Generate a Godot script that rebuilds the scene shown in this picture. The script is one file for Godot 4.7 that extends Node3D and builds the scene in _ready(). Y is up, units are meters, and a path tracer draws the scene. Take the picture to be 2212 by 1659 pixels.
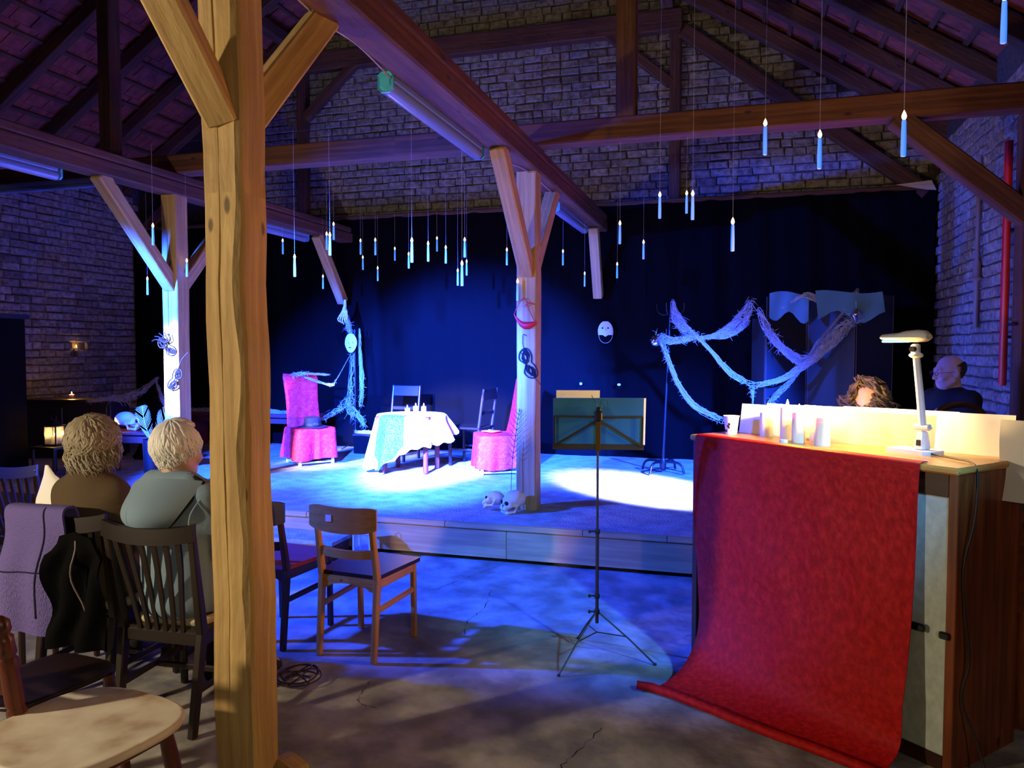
extends Node3D
# A half-timbered barn set as a spooky theatre stage. X right, Y up, -Z towards the stage; metres.

var M := {}
var rng := RandomNumberGenerator.new()
var used := {}


# ---------------------------------------------------------------- mesh builder
class Mb:
	var v := PackedVector3Array()
	var uv := PackedVector2Array()
	var idx := PackedInt32Array()

	func vert(p: Vector3, t := Vector2.ZERO) -> int:
		v.append(p)
		uv.append(t)
		return v.size() - 1

	func tri(a: int, b: int, c: int) -> void:   # counter-clockwise seen from outside
		idx.append(a)
		idx.append(c)
		idx.append(b)

	func quad(a: Vector3, b: Vector3, c: Vector3, d: Vector3) -> void:
		var lu := a.distance_to(b)
		var lv := b.distance_to(c)
		var i := vert(a, Vector2(0, 0))
		vert(b, Vector2(lu, 0))
		vert(c, Vector2(lu, lv))
		vert(d, Vector2(0, lv))
		tri(i, i + 1, i + 2)
		tri(i, i + 2, i + 3)

	func poly(pts: Array) -> void:   # convex, flat
		var s := v.size()
		for p in pts:
			vert(p, Vector2(p.x + p.z, p.y))
		for k in range(1, pts.size() - 1):
			tri(s, s + k, s + k + 1)

	# an oriented bar from a to b, wide w along side, high h along up; bevelled edges; u runs along its length
	func bar(a: Vector3, b: Vector3, w: float, h: float, up := Vector3.UP, bev := 0.006, w2 := -1.0, h2 := -1.0) -> void:
		var d := (b - a).normalized()
		var side := up.cross(d)
		if side.length() < 0.01:
			side = Vector3.BACK.cross(d)
		side = side.normalized()
		var u := d.cross(side).normalized()
		if w2 < 0.0:
			w2 = w
		if h2 < 0.0:
			h2 = h
		var e := minf(bev, minf(w, h) * 0.3)
		var rings := []
		var l := a.distance_to(b)
		for q in [[a + d * 0.0, w, h, e], [a + d * e, w, h, 0.0], [b - d * e, w2, h2, 0.0], [b, w2, h2, e]]:
			var x: float = q[1] / 2.0 - q[3]
			var y: float = q[2] / 2.0 - q[3]
			var c: Vector3 = q[0]
			rings.append(PackedVector3Array([c - side * (x - e) - u * y, c + side * (x - e) - u * y, c + side * x - u * (y - e), c + side * x + u * (y - e), c + side * (x - e) + u * y, c - side * (x - e) + u * y, c - side * x + u * (y - e), c - side * x - u * (y - e)]))
		for r in 3:
			var lu: float = [0.0, e, l - e][r]
			var lu2: float = [e, l - e, l][r]
			var per := 0.0
			for k in 8:
				var k2 := (k + 1) % 8
				var p0: Vector3 = rings[r][k]
				var p1: Vector3 = rings[r][k2]
				var p2: Vector3 = rings[r + 1][k2]
				var p3: Vector3 = rings[r + 1][k]
				var wd := p0.distance_to(p1)
				var i := vert(p0, Vector2(lu, per))
				vert(p1, Vector2(lu, per + wd))
				vert(p2, Vector2(lu2, per + wd))
				vert(p3, Vector2(lu2, per))
				tri(i, i + 1, i + 2)
				tri(i, i + 2, i + 3)
				per += wd
		var f: Array = Array(rings[0])
		f.reverse()
		poly(f)
		poly(Array(rings[3]))

	func box(c: Vector3, s: Vector3, bev := 0.004, basis := Basis.IDENTITY) -> void:
		# the bar runs along the longest side
		var ax := 0
		if s.y >= s.x and s.y >= s.z:
			ax = 1
		elif s.z >= s.x and s.z >= s.y:
			ax = 2
		var d: Vector3 = basis * [Vector3.RIGHT, Vector3.UP, Vector3.BACK][ax]
		var up: Vector3 = basis * [Vector3.UP, Vector3.BACK, Vector3.UP][ax]
		var hh: float = [s.y, s.z, s.y][ax]
		var ww: float = [s.z, s.x, s.x][ax]
		bar(c - d * s[ax] / 2.0, c + d * s[ax] / 2.0, ww, hh, up, bev)

	# rings of equal size joined into a smooth skin
	func loft(rings: Array, cap := true, smooth := true, vs := 1.0) -> void:
		var n: int = rings[0].size()
		var s := v.size()
		var at := 0.0
		for r in rings.size():
			if r:
				at += rings[r][0].distance_to(rings[r - 1][0])
			var per := 0.0
			for k in n + 1:
				var p: Vector3 = rings[r][k % n]
				if k:
					per += p.distance_to(rings[r][k - 1])
				vert(p, Vector2(at, per * vs))
		for r in rings.size() - 1:
			for k in n:
				var a := s + r * (n + 1) + k
				if smooth:
					tri(a, a + 1, a + n + 2)
					tri(a, a + n + 2, a + n + 1)
				else:
					var i := v.size()
					for q in [a, a + 1, a + n + 2, a + n + 1]:
						vert(v[q], uv[q])
					tri(i, i + 1, i + 2)
					tri(i, i + 2, i + 3)
		if cap:
			for e in [0, rings.size() - 1]:
				var c := Vector3.ZERO
				for p in rings[e]:
					c += p
				c /= n
				var m := vert(c, Vector2(c.x, c.z))
				var q := v.size()
				for k in n:
					vert(rings[e][k], Vector2(rings[e][k].x, rings[e][k].z))
				for k in n:
					if e == 0:
						tri(m, q + (k + 1) % n, q + k)
					else:
						tri(m, q + k, q + (k + 1) % n)

	func tube(path: Array, radius, sides := 6, cap := true) -> void:
		var rings := []
		var up := Vector3.UP
		for i in path.size():
			var d: Vector3 = (path[mini(i + 1, path.size() - 1)] - path[maxi(i - 1, 0)]).normalized()
			if absf(d.dot(up)) > 0.97:
				up = Vector3.RIGHT if absf(d.x) < 0.9 else Vector3.BACK
			var sd := up.cross(d).normalized()
			up = d.cross(sd).normalized()
			var r: float = radius[i] if radius is Array else radius
			var ring := PackedVector3Array()
			for k in sides:
				var a := TAU * k / sides
				ring.append(path[i] + (sd * cos(a) + up * sin(a)) * r)
			rings.append(ring)
		loft(rings, cap)

	# profile of Vector2(radius, height)
	func lathe(profile: Array, seg := 20, xf := Transform3D.IDENTITY, cap := true) -> void:
		var rings := []
		for p in profile:
			var ring := PackedVector3Array()
			for k in seg:
				var a := -TAU * k / seg
				ring.append(xf * Vector3(p.x * cos(a), p.y, p.x * sin(a)))
			rings.append(ring)
		loft(rings, cap)

	func ball(c: Vector3, r: Vector3, b := Basis.IDENTITY, seg := 16, rows := 10) -> void:
		var pr := []
		for k in rows + 1:
			var a := PI * k / rows - PI / 2.0
			pr.append(Vector2(maxf(cos(a), 0.004), sin(a)))
		lathe(pr, seg, Transform3D(b * Basis.from_scale(r), c), false)

	# an outline in the xy plane pushed out along z by depth, both sides
	func prism(pts: PackedVector2Array, depth: float, xf := Transform3D.IDENTITY) -> void:
		if Geometry2D.is_polygon_clockwise(pts):
			pts.reverse()
		var t := Geometry2D.triangulate_polygon(pts)
		var n := pts.size()
		for f in [1.0, -1.0]:
			var s := v.size()
			for p in pts:
				vert(xf * Vector3(p.x, p.y, f * depth / 2.0), p)
			for k in range(0, t.size(), 3):
				var a := pts[t[k]]
				var ccw := (pts[t[k + 1]] - a).cross(pts[t[k + 2]] - a) > 0.0
				if ccw == (f > 0.0):
					tri(s + t[k], s + t[k + 1], s + t[k + 2])
				else:
					tri(s + t[k], s + t[k + 2], s + t[k + 1])
		for k in n:
			var a := pts[k]
			var b := pts[(k + 1) % n]
			quad(xf * Vector3(a.x, a.y, -depth / 2), xf * Vector3(b.x, b.y, -depth / 2), xf * Vector3(b.x, b.y, depth / 2), xf * Vector3(a.x, a.y, depth / 2))

	# a sheet of rows x cols points with real thickness
	func sheet(grid: Array, thick: float, uvscale := 1.0) -> void:
		var nr := grid.size()
		var nc: int = grid[0].size()
		var nrm := []
		for i in nr:
			var row := []
			for j in nc:
				var du: Vector3 = grid[i][mini(j + 1, nc - 1)] - grid[i][maxi(j - 1, 0)]
				var dv: Vector3 = grid[mini(i + 1, nr - 1)][j] - grid[maxi(i - 1, 0)][j]
				row.append(du.cross(dv).normalized() * thick / 2.0)
			nrm.append(row)
		for f in [1.0, -1.0]:
			var s := v.size()
			for i in nr:
				for j in nc:
					vert(grid[i][j] + nrm[i][j] * f, Vector2(j / float(nc - 1), i / float(nr - 1)) * uvscale)
			for i in nr - 1:
				for j in nc - 1:
					var a := s + i * nc + j
					if f > 0:
						tri(a, a + 1, a + nc + 1)
						tri(a, a + nc + 1, a + nc)
					else:
						tri(a, a + nc + 1, a + 1)
						tri(a, a + nc, a + nc + 1)
		var edge := []
		for j in nc:
			edge.append([0, j])
		for i in range(1, nr):
			edge.append([i, nc - 1])
		for j in range(nc - 2, -1, -1):
			edge.append([nr - 1, j])
		for i in range(nr - 2, 0, -1):
			edge.append([i, 0])
		for k in edge.size():
			var p: Array = edge[k]
			var q: Array = edge[(k + 1) % edge.size()]
			quad(grid[p[0]][p[1]] + nrm[p[0]][p[1]], grid[p[0]][p[1]] - nrm[p[0]][p[1]], grid[q[0]][q[1]] - nrm[q[0]][q[1]], grid[q[0]][q[1]] + nrm[q[0]][q[1]])

	func append(o: Mb, xf := Transform3D.IDENTITY) -> void:
		var s := v.size()
		var flip := xf.basis.determinant() < 0.0
		for p in o.v:
			v.append(xf * p)
		uv.append_array(o.uv)
		for k in range(0, o.idx.size(), 3):
			idx.append(o.idx[k] + s)
			idx.append(o.idx[k + (2 if flip else 1)] + s)
			idx.append(o.idx[k + (1 if flip else 2)] + s)

	func mesh() -> ArrayMesh:
		var n := PackedVector3Array()
		n.resize(v.size())
		for k in range(0, idx.size(), 3):
			var a := v[idx[k]]
			var f := (v[idx[k + 2]] - a).cross(v[idx[k + 1]] - a)
			n[idx[k]] += f
			n[idx[k + 1]] += f
			n[idx[k + 2]] += f
		for k in n.size():
			n[k] = n[k].normalized() if n[k].length_squared() > 1e-20 else Vector3.UP
		var arr := []
		arr.resize(Mesh.ARRAY_MAX)
		arr[Mesh.ARRAY_VERTEX] = v
		arr[Mesh.ARRAY_NORMAL] = n
		arr[Mesh.ARRAY_TEX_UV] = uv
		arr[Mesh.ARRAY_INDEX] = idx
		var m := ArrayMesh.new()
		m.add_surface_from_arrays(Mesh.PRIMITIVE_TRIANGLES, arr)
		return m


# ---------------------------------------------------------------- distance field, meshed as surface nets
class Field:
	var o: Vector3
	var c: float
	var nx: int
	var ny: int
	var nz: int
	var f := PackedFloat32Array()

	func _init(lo: Vector3, hi: Vector3, cell: float) -> void:
		o = lo
		c = cell
		nx = int((hi.x - lo.x) / cell) + 2
		ny = int((hi.y - lo.y) / cell) + 2
		nz = int((hi.z - lo.z) / cell) + 2
		f.resize(nx * ny * nz)
		f.fill(0.2)

	func put(i: int, d: float, k: float, cut: bool) -> void:
		var a := f[i]
		if cut:
			f[i] = maxf(a, -d)
			return
		var h := maxf(k - absf(a - d), 0.0) / k
		f[i] = minf(a, d) - h * h * k * 0.25

	func cap(a: Vector3, b: Vector3, ra: float, rb: float, k := 0.03) -> void:
		var m := maxf(ra, rb) + k + c * 2.0
		var lo := ((a.min(b) - Vector3.ONE * m - o) / c).floor().clamp(Vector3.ZERO, Vector3(nx - 1, ny - 1, nz - 1))
		var hi := ((a.max(b) + Vector3.ONE * m - o) / c).ceil().clamp(Vector3.ZERO, Vector3(nx - 1, ny - 1, nz - 1))
		var ab := b - a
		var l2 := maxf(ab.length_squared(), 1e-9)
		for z in range(int(lo.z), int(hi.z) + 1):
			for y in range(int(lo.y), int(hi.y) + 1):
				var i := (z * ny + y) * nx
				for x in range(int(lo.x), int(hi.x) + 1):
					var p := o + Vector3(x, y, z) * c - a
					var t := clampf(p.dot(ab) / l2, 0.0, 1.0)
					put(i + x, (p - ab * t).length() - lerpf(ra, rb, t), k, false)

	func ell(e: Vector3, r: Vector3, k := 0.03, cut := false, b := Basis.IDENTITY) -> void:
		var m := maxf(r.x, maxf(r.y, r.z)) + k + c * 2.0
		var lo := ((e - Vector3.ONE * m - o) / c).floor().clamp(Vector3.ZERO, Vector3(nx - 1, ny - 1, nz - 1))
		var hi := ((e + Vector3.ONE * m - o) / c).ceil().clamp(Vector3.ZERO, Vector3(nx - 1, ny - 1, nz - 1))
		var inv := b.inverse()
		for z in range(int(lo.z), int(hi.z) + 1):
			for y in range(int(lo.y), int(hi.y) + 1):
				var i := (z * ny + y) * nx
				for x in range(int(lo.x), int(hi.x) + 1):
					var p := inv * (o + Vector3(x, y, z) * c - e)
					var q := (p / r).length()
					var g := (p / (r * r)).length()
					put(i + x, q * (q - 1.0) / g if g > 1e-6 else -minf(r.x, minf(r.y, r.z)), k, cut)

	func add_to(mb: Mb, xf := Transform3D.IDENTITY) -> void:
		var ids := PackedInt32Array()
		ids.resize(nx * ny * nz)
		ids.fill(-1)
		var sy := nx
		var sz := nx * ny
		var flip := xf.basis.determinant() < 0.0
		for z in nz - 1:
			for y in ny - 1:
				var i := (z * ny + y) * nx
				for x in nx - 1:
					var q := i + x
					var f0 := f[q]
					if f0 > c * 2.0 or f0 < -c * 2.0:
						continue
					var d := [f0, f[q + 1], f[q + sy], f[q + sy + 1], f[q + sz], f[q + sz + 1], f[q + sz + sy], f[q + sz + sy + 1]]
					var neg := 0
					for w in d:
						if w < 0.0:
							neg += 1
					if neg == 0 or neg == 8:
						continue
					var sum := Vector3.ZERO
					var n := 0
					for e in EDGES:
						var fa: float = d[e.x]
						var fb: float = d[e.y]
						if (fa < 0.0) != (fb < 0.0):
							var t := fa / (fa - fb)
							sum += CORNER[e.x].lerp(CORNER[e.y], t)
							n += 1
					ids[q] = mb.vert(xf * (o + (Vector3(x, y, z) + sum / n) * c), Vector2(x, y) * c)
		for z in range(1, nz - 1):
			for y in range(1, ny - 1):
				for x in range(1, nx - 1):
					var q := (z * ny + y) * nx + x
					var a := f[q]
					if a > c * 2.0 or a < -c * 2.0:
						continue
					for ax in 3:
						var st: int = [1, sy, sz][ax]
						var u: int = [sy, sz, 1][ax]
						var w: int = [sz, 1, sy][ax]
						var b := f[q + st]
						if (a < 0.0) == (b < 0.0):
							continue
						var i0 := ids[q - u - w]
						var i1 := ids[q - w]
						var i2 := ids[q]
						var i3 := ids[q - u]
						if i0 < 0 or i1 < 0 or i2 < 0 or i3 < 0:
							continue
						if (a < 0.0) != flip:
							mb.tri(i0, i1, i2)
							mb.tri(i0, i2, i3)
						else:
							mb.tri(i0, i2, i1)
							mb.tri(i0, i3, i2)

	const EDGES := [Vector2i(0, 1), Vector2i(2, 3), Vector2i(4, 5), Vector2i(6, 7), Vector2i(0, 2), Vector2i(1, 3), Vector2i(4, 6), Vector2i(5, 7), Vector2i(0, 4), Vector2i(1, 5), Vector2i(2, 6), Vector2i(3, 7)]
	const CORNER := [Vector3(0, 0, 0), Vector3(1, 0, 0), Vector3(0, 1, 0), Vector3(1, 1, 0), Vector3(0, 0, 1), Vector3(1, 0, 1), Vector3(0, 1, 1), Vector3(1, 1, 1)]


# ---------------------------------------------------------------- scene helpers
func numbered(called: String) -> String:
	used[called] = used.get(called, -1) + 1
	return called if used[called] == 0 else "%s_%03d" % [called, used[called]]


func obj(called: String, mb, m: Material, parent: Node = self) -> MeshInstance3D:
	var o := MeshInstance3D.new()
	o.name = numbered(called) if parent == self else called
	o.mesh = mb.mesh() if mb is Mb else mb
	o.material_override = m
	parent.add_child(o, true)
	return o


func thing(called: String, label: String, category: String, at := Vector3.ZERO, turn := 0.0, group := "") -> Node3D:
	var o := Node3D.new()
	o.name = numbered(called)
	add_child(o, true)
	o.position = at
	o.rotation.y = deg_to_rad(turn)
	o.set_meta("label", label)
	o.set_meta("category", category)
	if group:
		o.set_meta("group", group)
	return o


func copy(src: Node3D, at: Vector3, turn := 0.0, label := "") -> Node3D:
	var o: Node3D = src.duplicate()
	o.name = numbered(String(src.name))
	add_child(o, true)
	o.position = at
	o.rotation.y = deg_to_rad(turn)
	if label:
		o.set_meta("label", label)
	return o


func structure(called: String) -> Node3D:
	var o := Node3D.new()
	o.name = called
	o.set_meta("kind", "structure")
	add_child(o, true)
	return o


func slab(called: String, c: Vector3, s: Vector3, m: Material, parent: Node = self, bev := 0.003) -> MeshInstance3D:
	var b := Mb.new()
	b.box(c, s, bev)
	return obj(called, b, m, parent)


func beam(called: String, a: Vector3, b: Vector3, w: float, h: float, m: Material, parent: Node = self, up := Vector3.UP, bev := 0.012) -> MeshInstance3D:
	var q := Mb.new()
	q.bar(a, b, w, h, up, bev)
	return obj(called, q, m, parent)


func curve(pts: Array, n: int) -> Array:   # Catmull-Rom through the points
	var out := []
	for i in n + 1:
		var t := float(i) / n * (pts.size() - 1)
		var k := mini(int(t), pts.size() - 2)
		var p0: Vector3 = pts[maxi(k - 1, 0)]
		var p3: Vector3 = pts[mini(k + 2, pts.size() - 1)]
		out.append((pts[k] as Vector3).cubic_interpolate(pts[k + 1], p0, p3, t - k))
	return out


func noise_tex(fr: float, stops: Array, size := 512, octaves := 4, seed_ := 1, kind := FastNoiseLite.TYPE_SIMPLEX_SMOOTH, normal := false, bump := 4.0) -> NoiseTexture2D:
	var n := FastNoiseLite.new()
	n.noise_type = kind
	n.seed = seed_
	n.frequency = fr
	n.fractal_octaves = octaves
	var t := NoiseTexture2D.new()
	t.width = size
	t.height = size
	t.seamless = true
	t.noise = n
	if normal:
		t.as_normal_map = true
		t.bump_strength = bump
	else:
		var g := Gradient.new()
		var off := PackedFloat32Array()
		var col := PackedColorArray()
		for s in stops:
			off.append(s[0])
			col.append(s[1])
		g.offsets = off
		g.colors = col
		t.color_ramp = g
	return t


func mat(called: String, col: Color, rough := 0.8, tex: Texture2D = null, scale := Vector3(1, 1, 1), tri := false, nrm: Texture2D = null, ns := 1.0) -> StandardMaterial3D:
	var m := StandardMaterial3D.new()
	m.resource_name = called
	m.albedo_color = col
	m.roughness = rough
	if tex:
		m.albedo_texture = tex
	m.uv1_scale = scale
	if tri:
		m.uv1_triplanar = true
		m.uv1_world_triplanar = true
	if nrm:
		m.normal_enabled = true
		m.normal_texture = nrm
		m.normal_scale = ns
	M[called] = m
	return m


func glow(called: String, col: Color, power: float) -> StandardMaterial3D:
	var m := mat(called, col, 0.6)
	m.emission_enabled = true
	m.emission = col
	m.emission_energy_multiplier = power
	return m


# long-grained sawn timber with knots; u along the grain
func wood_image(seed_: int, dark: Color, light: Color, knots: int) -> ImageTexture:
	var w := 512
	var h := 256
	var r := RandomNumberGenerator.new()
	r.seed = seed_
	var kn := []
	for k in knots:
		kn.append([r.randf() * w, r.randf() * h, r.randf_range(4, 8)])
	var n := FastNoiseLite.new()
	n.seed = seed_
	n.frequency = 0.012
	n.fractal_octaves = 4
	var im := Image.create(w, h, false, Image.FORMAT_RGB8)
	for y in h:
		for x in w:
			var yy := float(y)
			var kd := 0.0
			for k in kn:
				var dx: float = fposmod(x - k[0] + w / 2.0, w) - w / 2.0
				var dy: float = fposmod(y - k[1] + h / 2.0, h) - h / 2.0
				var e: float = (dx * dx * 0.16 + dy * dy) / (k[2] * k[2])
				if e < 16.0:
					yy += signf(dy) * k[2] * 1.2 * exp(-e * 0.35)
					kd = maxf(kd, clampf(1.35 - (dx * dx * 0.5 + dy * dy) / (k[2] * k[2]) * 1.6, 0.0, 1.0))
			var b := absf(x / float(w) - 0.5) * 2.0
			var a1 := n.get_noise_2d(x * 0.22, yy * 5.0)
			var a2 := n.get_noise_2d((x - w) * 0.22, yy * 5.0)
			var g := lerpf(a1, lerpf(a1, a2, 0.5), smoothstep(0.9, 1.0, b)) * 0.9 + n.get_noise_2d(x * 0.8 + 900.0, yy * 22.0) * 0.35 + n.get_noise_2d(x * 0.5, y * 0.5 + 500.0) * 0.5
			var t := clampf(0.55 + g * 0.75, 0.0, 1.0)
			var c := dark.lerp(light, t)
			im.set_pixel(x, y, c.lerp(dark.darkened(0.45), kd * 0.8))
	return ImageTexture.create_from_image(im)


const BLUE := Color(0.09, 0.27, 1.0)
const PALE := Color(0.78, 0.80, 1.0)
const AZURE := Color(0.35, 0.68, 1.0)
const MAGENTA := Color(1.0, 0.22, 0.72)
const WARM := Color(1.0, 0.91, 0.75)


func _ready() -> void:
	rng.seed = 7
	# ---- camera
	var cam := Camera3D.new()
	cam.name = "camera"
	cam.fov = 52.965
	cam.near = 0.05
	cam.far = 80.0
	add_child(cam)
	cam.position = Vector3(0, 1.65, 0)
	cam.rotation = Vector3(deg_to_rad(-2.562), deg_to_rad(16.5), 0)
	cam.current = true
	# ---- no daylight: a night outside
	var we := WorldEnvironment.new()
	we.name = "environment"
	var env := Environment.new()
	env.background_mode = Environment.BG_COLOR
	env.background_color = Color(0.0, 0.0, 0.0)
	env.tonemap_mode = Environment.TONE_MAPPER_LINEAR
	env.tonemap_exposure = 1.0
	env.sdfgi_enabled = true
	env.ssao_enabled = true
	env.ssil_enabled = true
	we.environment = env
	add_child(we)
	make_materials()
	# ---- lamps of the place (each fitting is built with its light)
	stage_light(Vector3(-5.95, 2.72, -2.9), Vector3(-4.85, 0.85, -8.2), 20.0, BLUE, 950.0, "blue stage light under the audience-side purlin aimed at the chair with the hat", 0.6)
	stage_light(Vector3(-5.6, 2.72, -2.9), Vector3(-4.75, 0.75, -8.0), 7.5, PALE, 270.0, "cool white stage light under the audience-side purlin beside the blue one", 0.5)
	stage_light(Vector3(-2.25, 2.72, -1.2), Vector3(-3.3, 0.85, -8.8), 15.0, BLUE, 3900.0, "blue stage light under the cable-clipped purlin aimed at the tea table", 0.6)
	stage_light(Vector3(-2.6, 2.72, -1.2), Vector3(-3.35, 0.6, -8.1), 7.5, PALE, 800.0, "cool white stage light under the cable-clipped purlin beside the blue one", 0.5)
	stage_light(Vector3(1.80, 2.72, -5.15), Vector3(-0.75, 0.45, -8.3), 21.0, BLUE, 750.0, "blue stage light by the red-pipe wall aimed at the coat stand", 0.8)
	stage_light(Vector3(1.84, 2.72, -4.85), Vector3(-0.78, 0.3, -7.4), 9.0, PALE, 420.0, "cool white stage light by the red-pipe wall making a pool at the coat stand", 0.35)
	stage_light(Vector3(1.75, 2.75, -1.4), Vector3(-0.85, 0.0, -4.85), 14.0, AZURE, 26.0, "pale blue light by the red-pipe wall aimed before the stage", 1.0)
	stage_light(Vector3(-6.3, 2.72, -2.75), Vector3(-1.6, 0.75, -6.5), 32.0, BLUE, 260.0, "wide blue wash light under the audience-side purlin beside the spotlights", 0.6)
	stage_light(Vector3(1.72, DECK + 0.42, -6.95), Vector3(-2.6, 4.4, -4.6), 50.0, MAGENTA, 2.6, "magenta uplight standing on the stage behind the pianist", 0.8)
	warm_lamp(Vector3(-4.05, 0, -0.25), 1.72, 9.5, "slim black floor lamp with an added metal shade beside the rows of chairs", Vector3(-0.8, 1.7, -3.4))
	warm_lamp(Vector3(1.55, 0, 1.7), 1.95, 3.0, "tall black floor lamp with an added metal shade by the entrance wall", Vector3(-0.6, 0.4, -3.6))
	# ---- the building
	make_floor()
	make_walls()
	make_roof()
	make_stage()
	make_frame()
	make_curtain()
	# ---- the things, large to small
	make_piano()
	make_set()
	make_cobwebs()
	make_seats()
	make_people()
	make_music_stand()
	make_candles()
	make_small()


func make_materials() -> void:
	var timber := wood_image(3, Color(0.64, 0.51, 0.31), Color(0.80, 0.67, 0.43), 4)
	var planks := wood_image(11, Color(0.36, 0.24, 0.15), Color(0.62, 0.47, 0.31), 5)
	var bump := noise_tex(0.02, [], 512, 5, 4, FastNoiseLite.TYPE_SIMPLEX_SMOOTH, true, 6.0)
	var fine := noise_tex(0.12, [], 512, 3, 9, FastNoiseLite.TYPE_SIMPLEX_SMOOTH, true, 5.0)
	mat("timber", Color(0.94, 0.94, 0.92), 0.75, timber, Vector3(0.45, 1.6, 1), false, bump, 0.4)
	mat("beam_timber", Color(0.66, 0.54, 0.50), 0.8, planks, Vector3(0.4, 1.4, 1), false, bump, 0.4)
	mat("old_timber", Color(0.62, 0.55, 0.50), 0.85, planks, Vector3(0.5, 1.7, 1), false, bump, 0.5)
	mat("pine", Color(1.0, 0.98, 0.97), 0.7, timber, Vector3(0.4, 0.9, 1), false)
	mat("crack", Color(0.03, 0.02, 0.015), 1.0)
	mat("chair_yellow", Color(1.0, 0.86, 0.58), 0.38, timber, Vector3(1.2, 2.5, 1))
	mat("chair_brown", Color(0.34, 0.20, 0.12), 0.4, planks, Vector3(1.2, 2.5, 1))
	mat("chair_dark", Color(0.22, 0.15, 0.11), 0.45, planks, Vector3(1.2, 2.5, 1))
	mat("chair_black", Color(0.10, 0.09, 0.10), 0.35)
	mat("chair_red_brown", Color(0.62, 0.33, 0.20), 0.35, planks, Vector3(1.2, 2.5, 1))
	mat("piano_wood", Color(0.85, 0.56, 0.34), 0.4, planks, Vector3(0.6, 1.2, 1))
	mat("piano_dark", Color(0.40, 0.24, 0.14), 0.4, planks, Vector3(0.6, 1.2, 1))
	var dirt := noise_tex(0.008, [[0.0, Color(0.40, 0.39, 0.38)], [0.4, Color(0.50, 0.49, 0.47)], [0.62, Color(0.58, 0.57, 0.55)], [1.0, Color(0.67, 0.66, 0.63)]], 1024, 6, 21)
	mat("concrete", Color(1, 1, 1), 0.85, dirt, Vector3(0.35, 0.35, 0.35), true, bump, 0.35)
	var deck := noise_tex(0.015, [[0.0, Color(0.50, 0.49, 0.48)], [0.5, Color(0.60, 0.59, 0.58)], [1.0, Color(0.68, 0.67, 0.66)]], 512, 5, 31)
	mat("stage_deck", Color(1, 1, 1), 0.9, deck, Vector3(0.6, 0.6, 0.6), true, fine, 0.3)
	var lime := noise_tex(0.02, [[0.0, Color(0.36, 0.33, 0.30)], [0.35, Color(0.56, 0.54, 0.50)], [0.7, Color(0.66, 0.65, 0.62)], [1.0, Color(0.74, 0.73, 0.70)]], 512, 5, 41)
	for k in 4:
		mat("brick%d" % k, [Color(0.84, 0.84, 0.84), Color(0.76, 0.77, 0.78), Color(0.80, 0.77, 0.74), Color(0.69, 0.67, 0.66)][k], 0.92, lime, Vector3(1.1, 1.1, 1.1), true, fine, 0.5)
	mat("mortar", Color(0.44, 0.43, 0.42), 0.95, lime, Vector3(2, 2, 2), true, fine, 0.6)
	var clay := noise_tex(0.02, [[0.0, Color(0.34, 0.16, 0.12)], [0.5, Color(0.50, 0.24, 0.18)], [1.0, Color(0.60, 0.33, 0.26)]], 512, 4, 51)
	for k in 3:
		mat("tile%d" % k, [Color(1, 1, 1), Color(0.85, 0.8, 0.8), Color(1, 0.86, 0.8)][k], 0.9, clay, Vector3(0.8, 0.8, 0.8), true)
	mat("curtain", Color(0.035, 0.035, 0.042), 0.95).metallic_specular = 0.09
	mat("black_cloth", Color(0.045, 0.043, 0.048), 0.95).metallic_specular = 0.15
	mat("black_metal", Color(0.05, 0.05, 0.055), 0.4)
	mat("stand_metal", Color(0.20, 0.18, 0.15), 0.4).metallic = 0.5
	mat("white_metal", Color(0.82, 0.84, 0.86), 0.35)
	mat("lamp_plastic", Color(0.86, 0.88, 0.90), 0.35)
	mat("fitting", Color(0.42, 0.50, 0.66), 0.25)  # blue of the stage light put into the plastic's colour
	mat("end_cap", Color(0.30, 0.72, 0.82), 0.3)  # cyan light on the caps put into their colour
	mat("wire", Color(0.25, 0.26, 0.28), 0.6)
	mat("lid_wood", Color(1.0, 0.86, 0.64), 0.3, timber, Vector3(0.6, 1.2, 1))
	mat("cable", Color(0.03, 0.03, 0.03), 0.5)
	mat("cord_grey", Color(0.62, 0.58, 0.56), 0.6)
	mat("thread", Color(0.80, 0.82, 0.85), 0.5)
	mat("paper", Color(0.90, 0.90, 0.87), 0.9).backlight = Color(0.25, 0.25, 0.22)
	mat("card", Color(0.62, 0.60, 0.52), 0.9)
	mat("folder_teal", Color(0.06, 0.36, 0.58), 0.55)
	var quilt := noise_tex(0.05, [], 512, 2, 61, FastNoiseLite.TYPE_CELLULAR, true, 5.0)
	var redn := noise_tex(0.03, [[0.0, Color(0.55, 0.06, 0.055)], [0.5, Color(0.64, 0.075, 0.065)], [1.0, Color(0.74, 0.12, 0.10)]], 512, 4, 62)
	mat("red_cloth", Color(1, 1, 1), 0.62, redn, Vector3(1.6, 1.6, 1), false, quilt, 0.3).metallic_specular = 0.25
	var vel := noise_tex(0.02, [[0.0, Color(0.66, 0.02, 0.10)], [0.46, Color(0.84, 0.03, 0.15)], [0.56, Color(0.97, 0.26, 0.32)], [0.64, Color(0.86, 0.04, 0.17)], [1.0, Color(0.94, 0.10, 0.22)]], 512, 2, 63, FastNoiseLite.TYPE_PERLIN)
	mat("pink_velvet", Color(1, 1, 1), 0.7, vel, Vector3(2.0, 2.0, 2.0), true)
	mat("cream_cloth", Color(0.93, 0.92, 0.88), 0.85)
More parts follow.
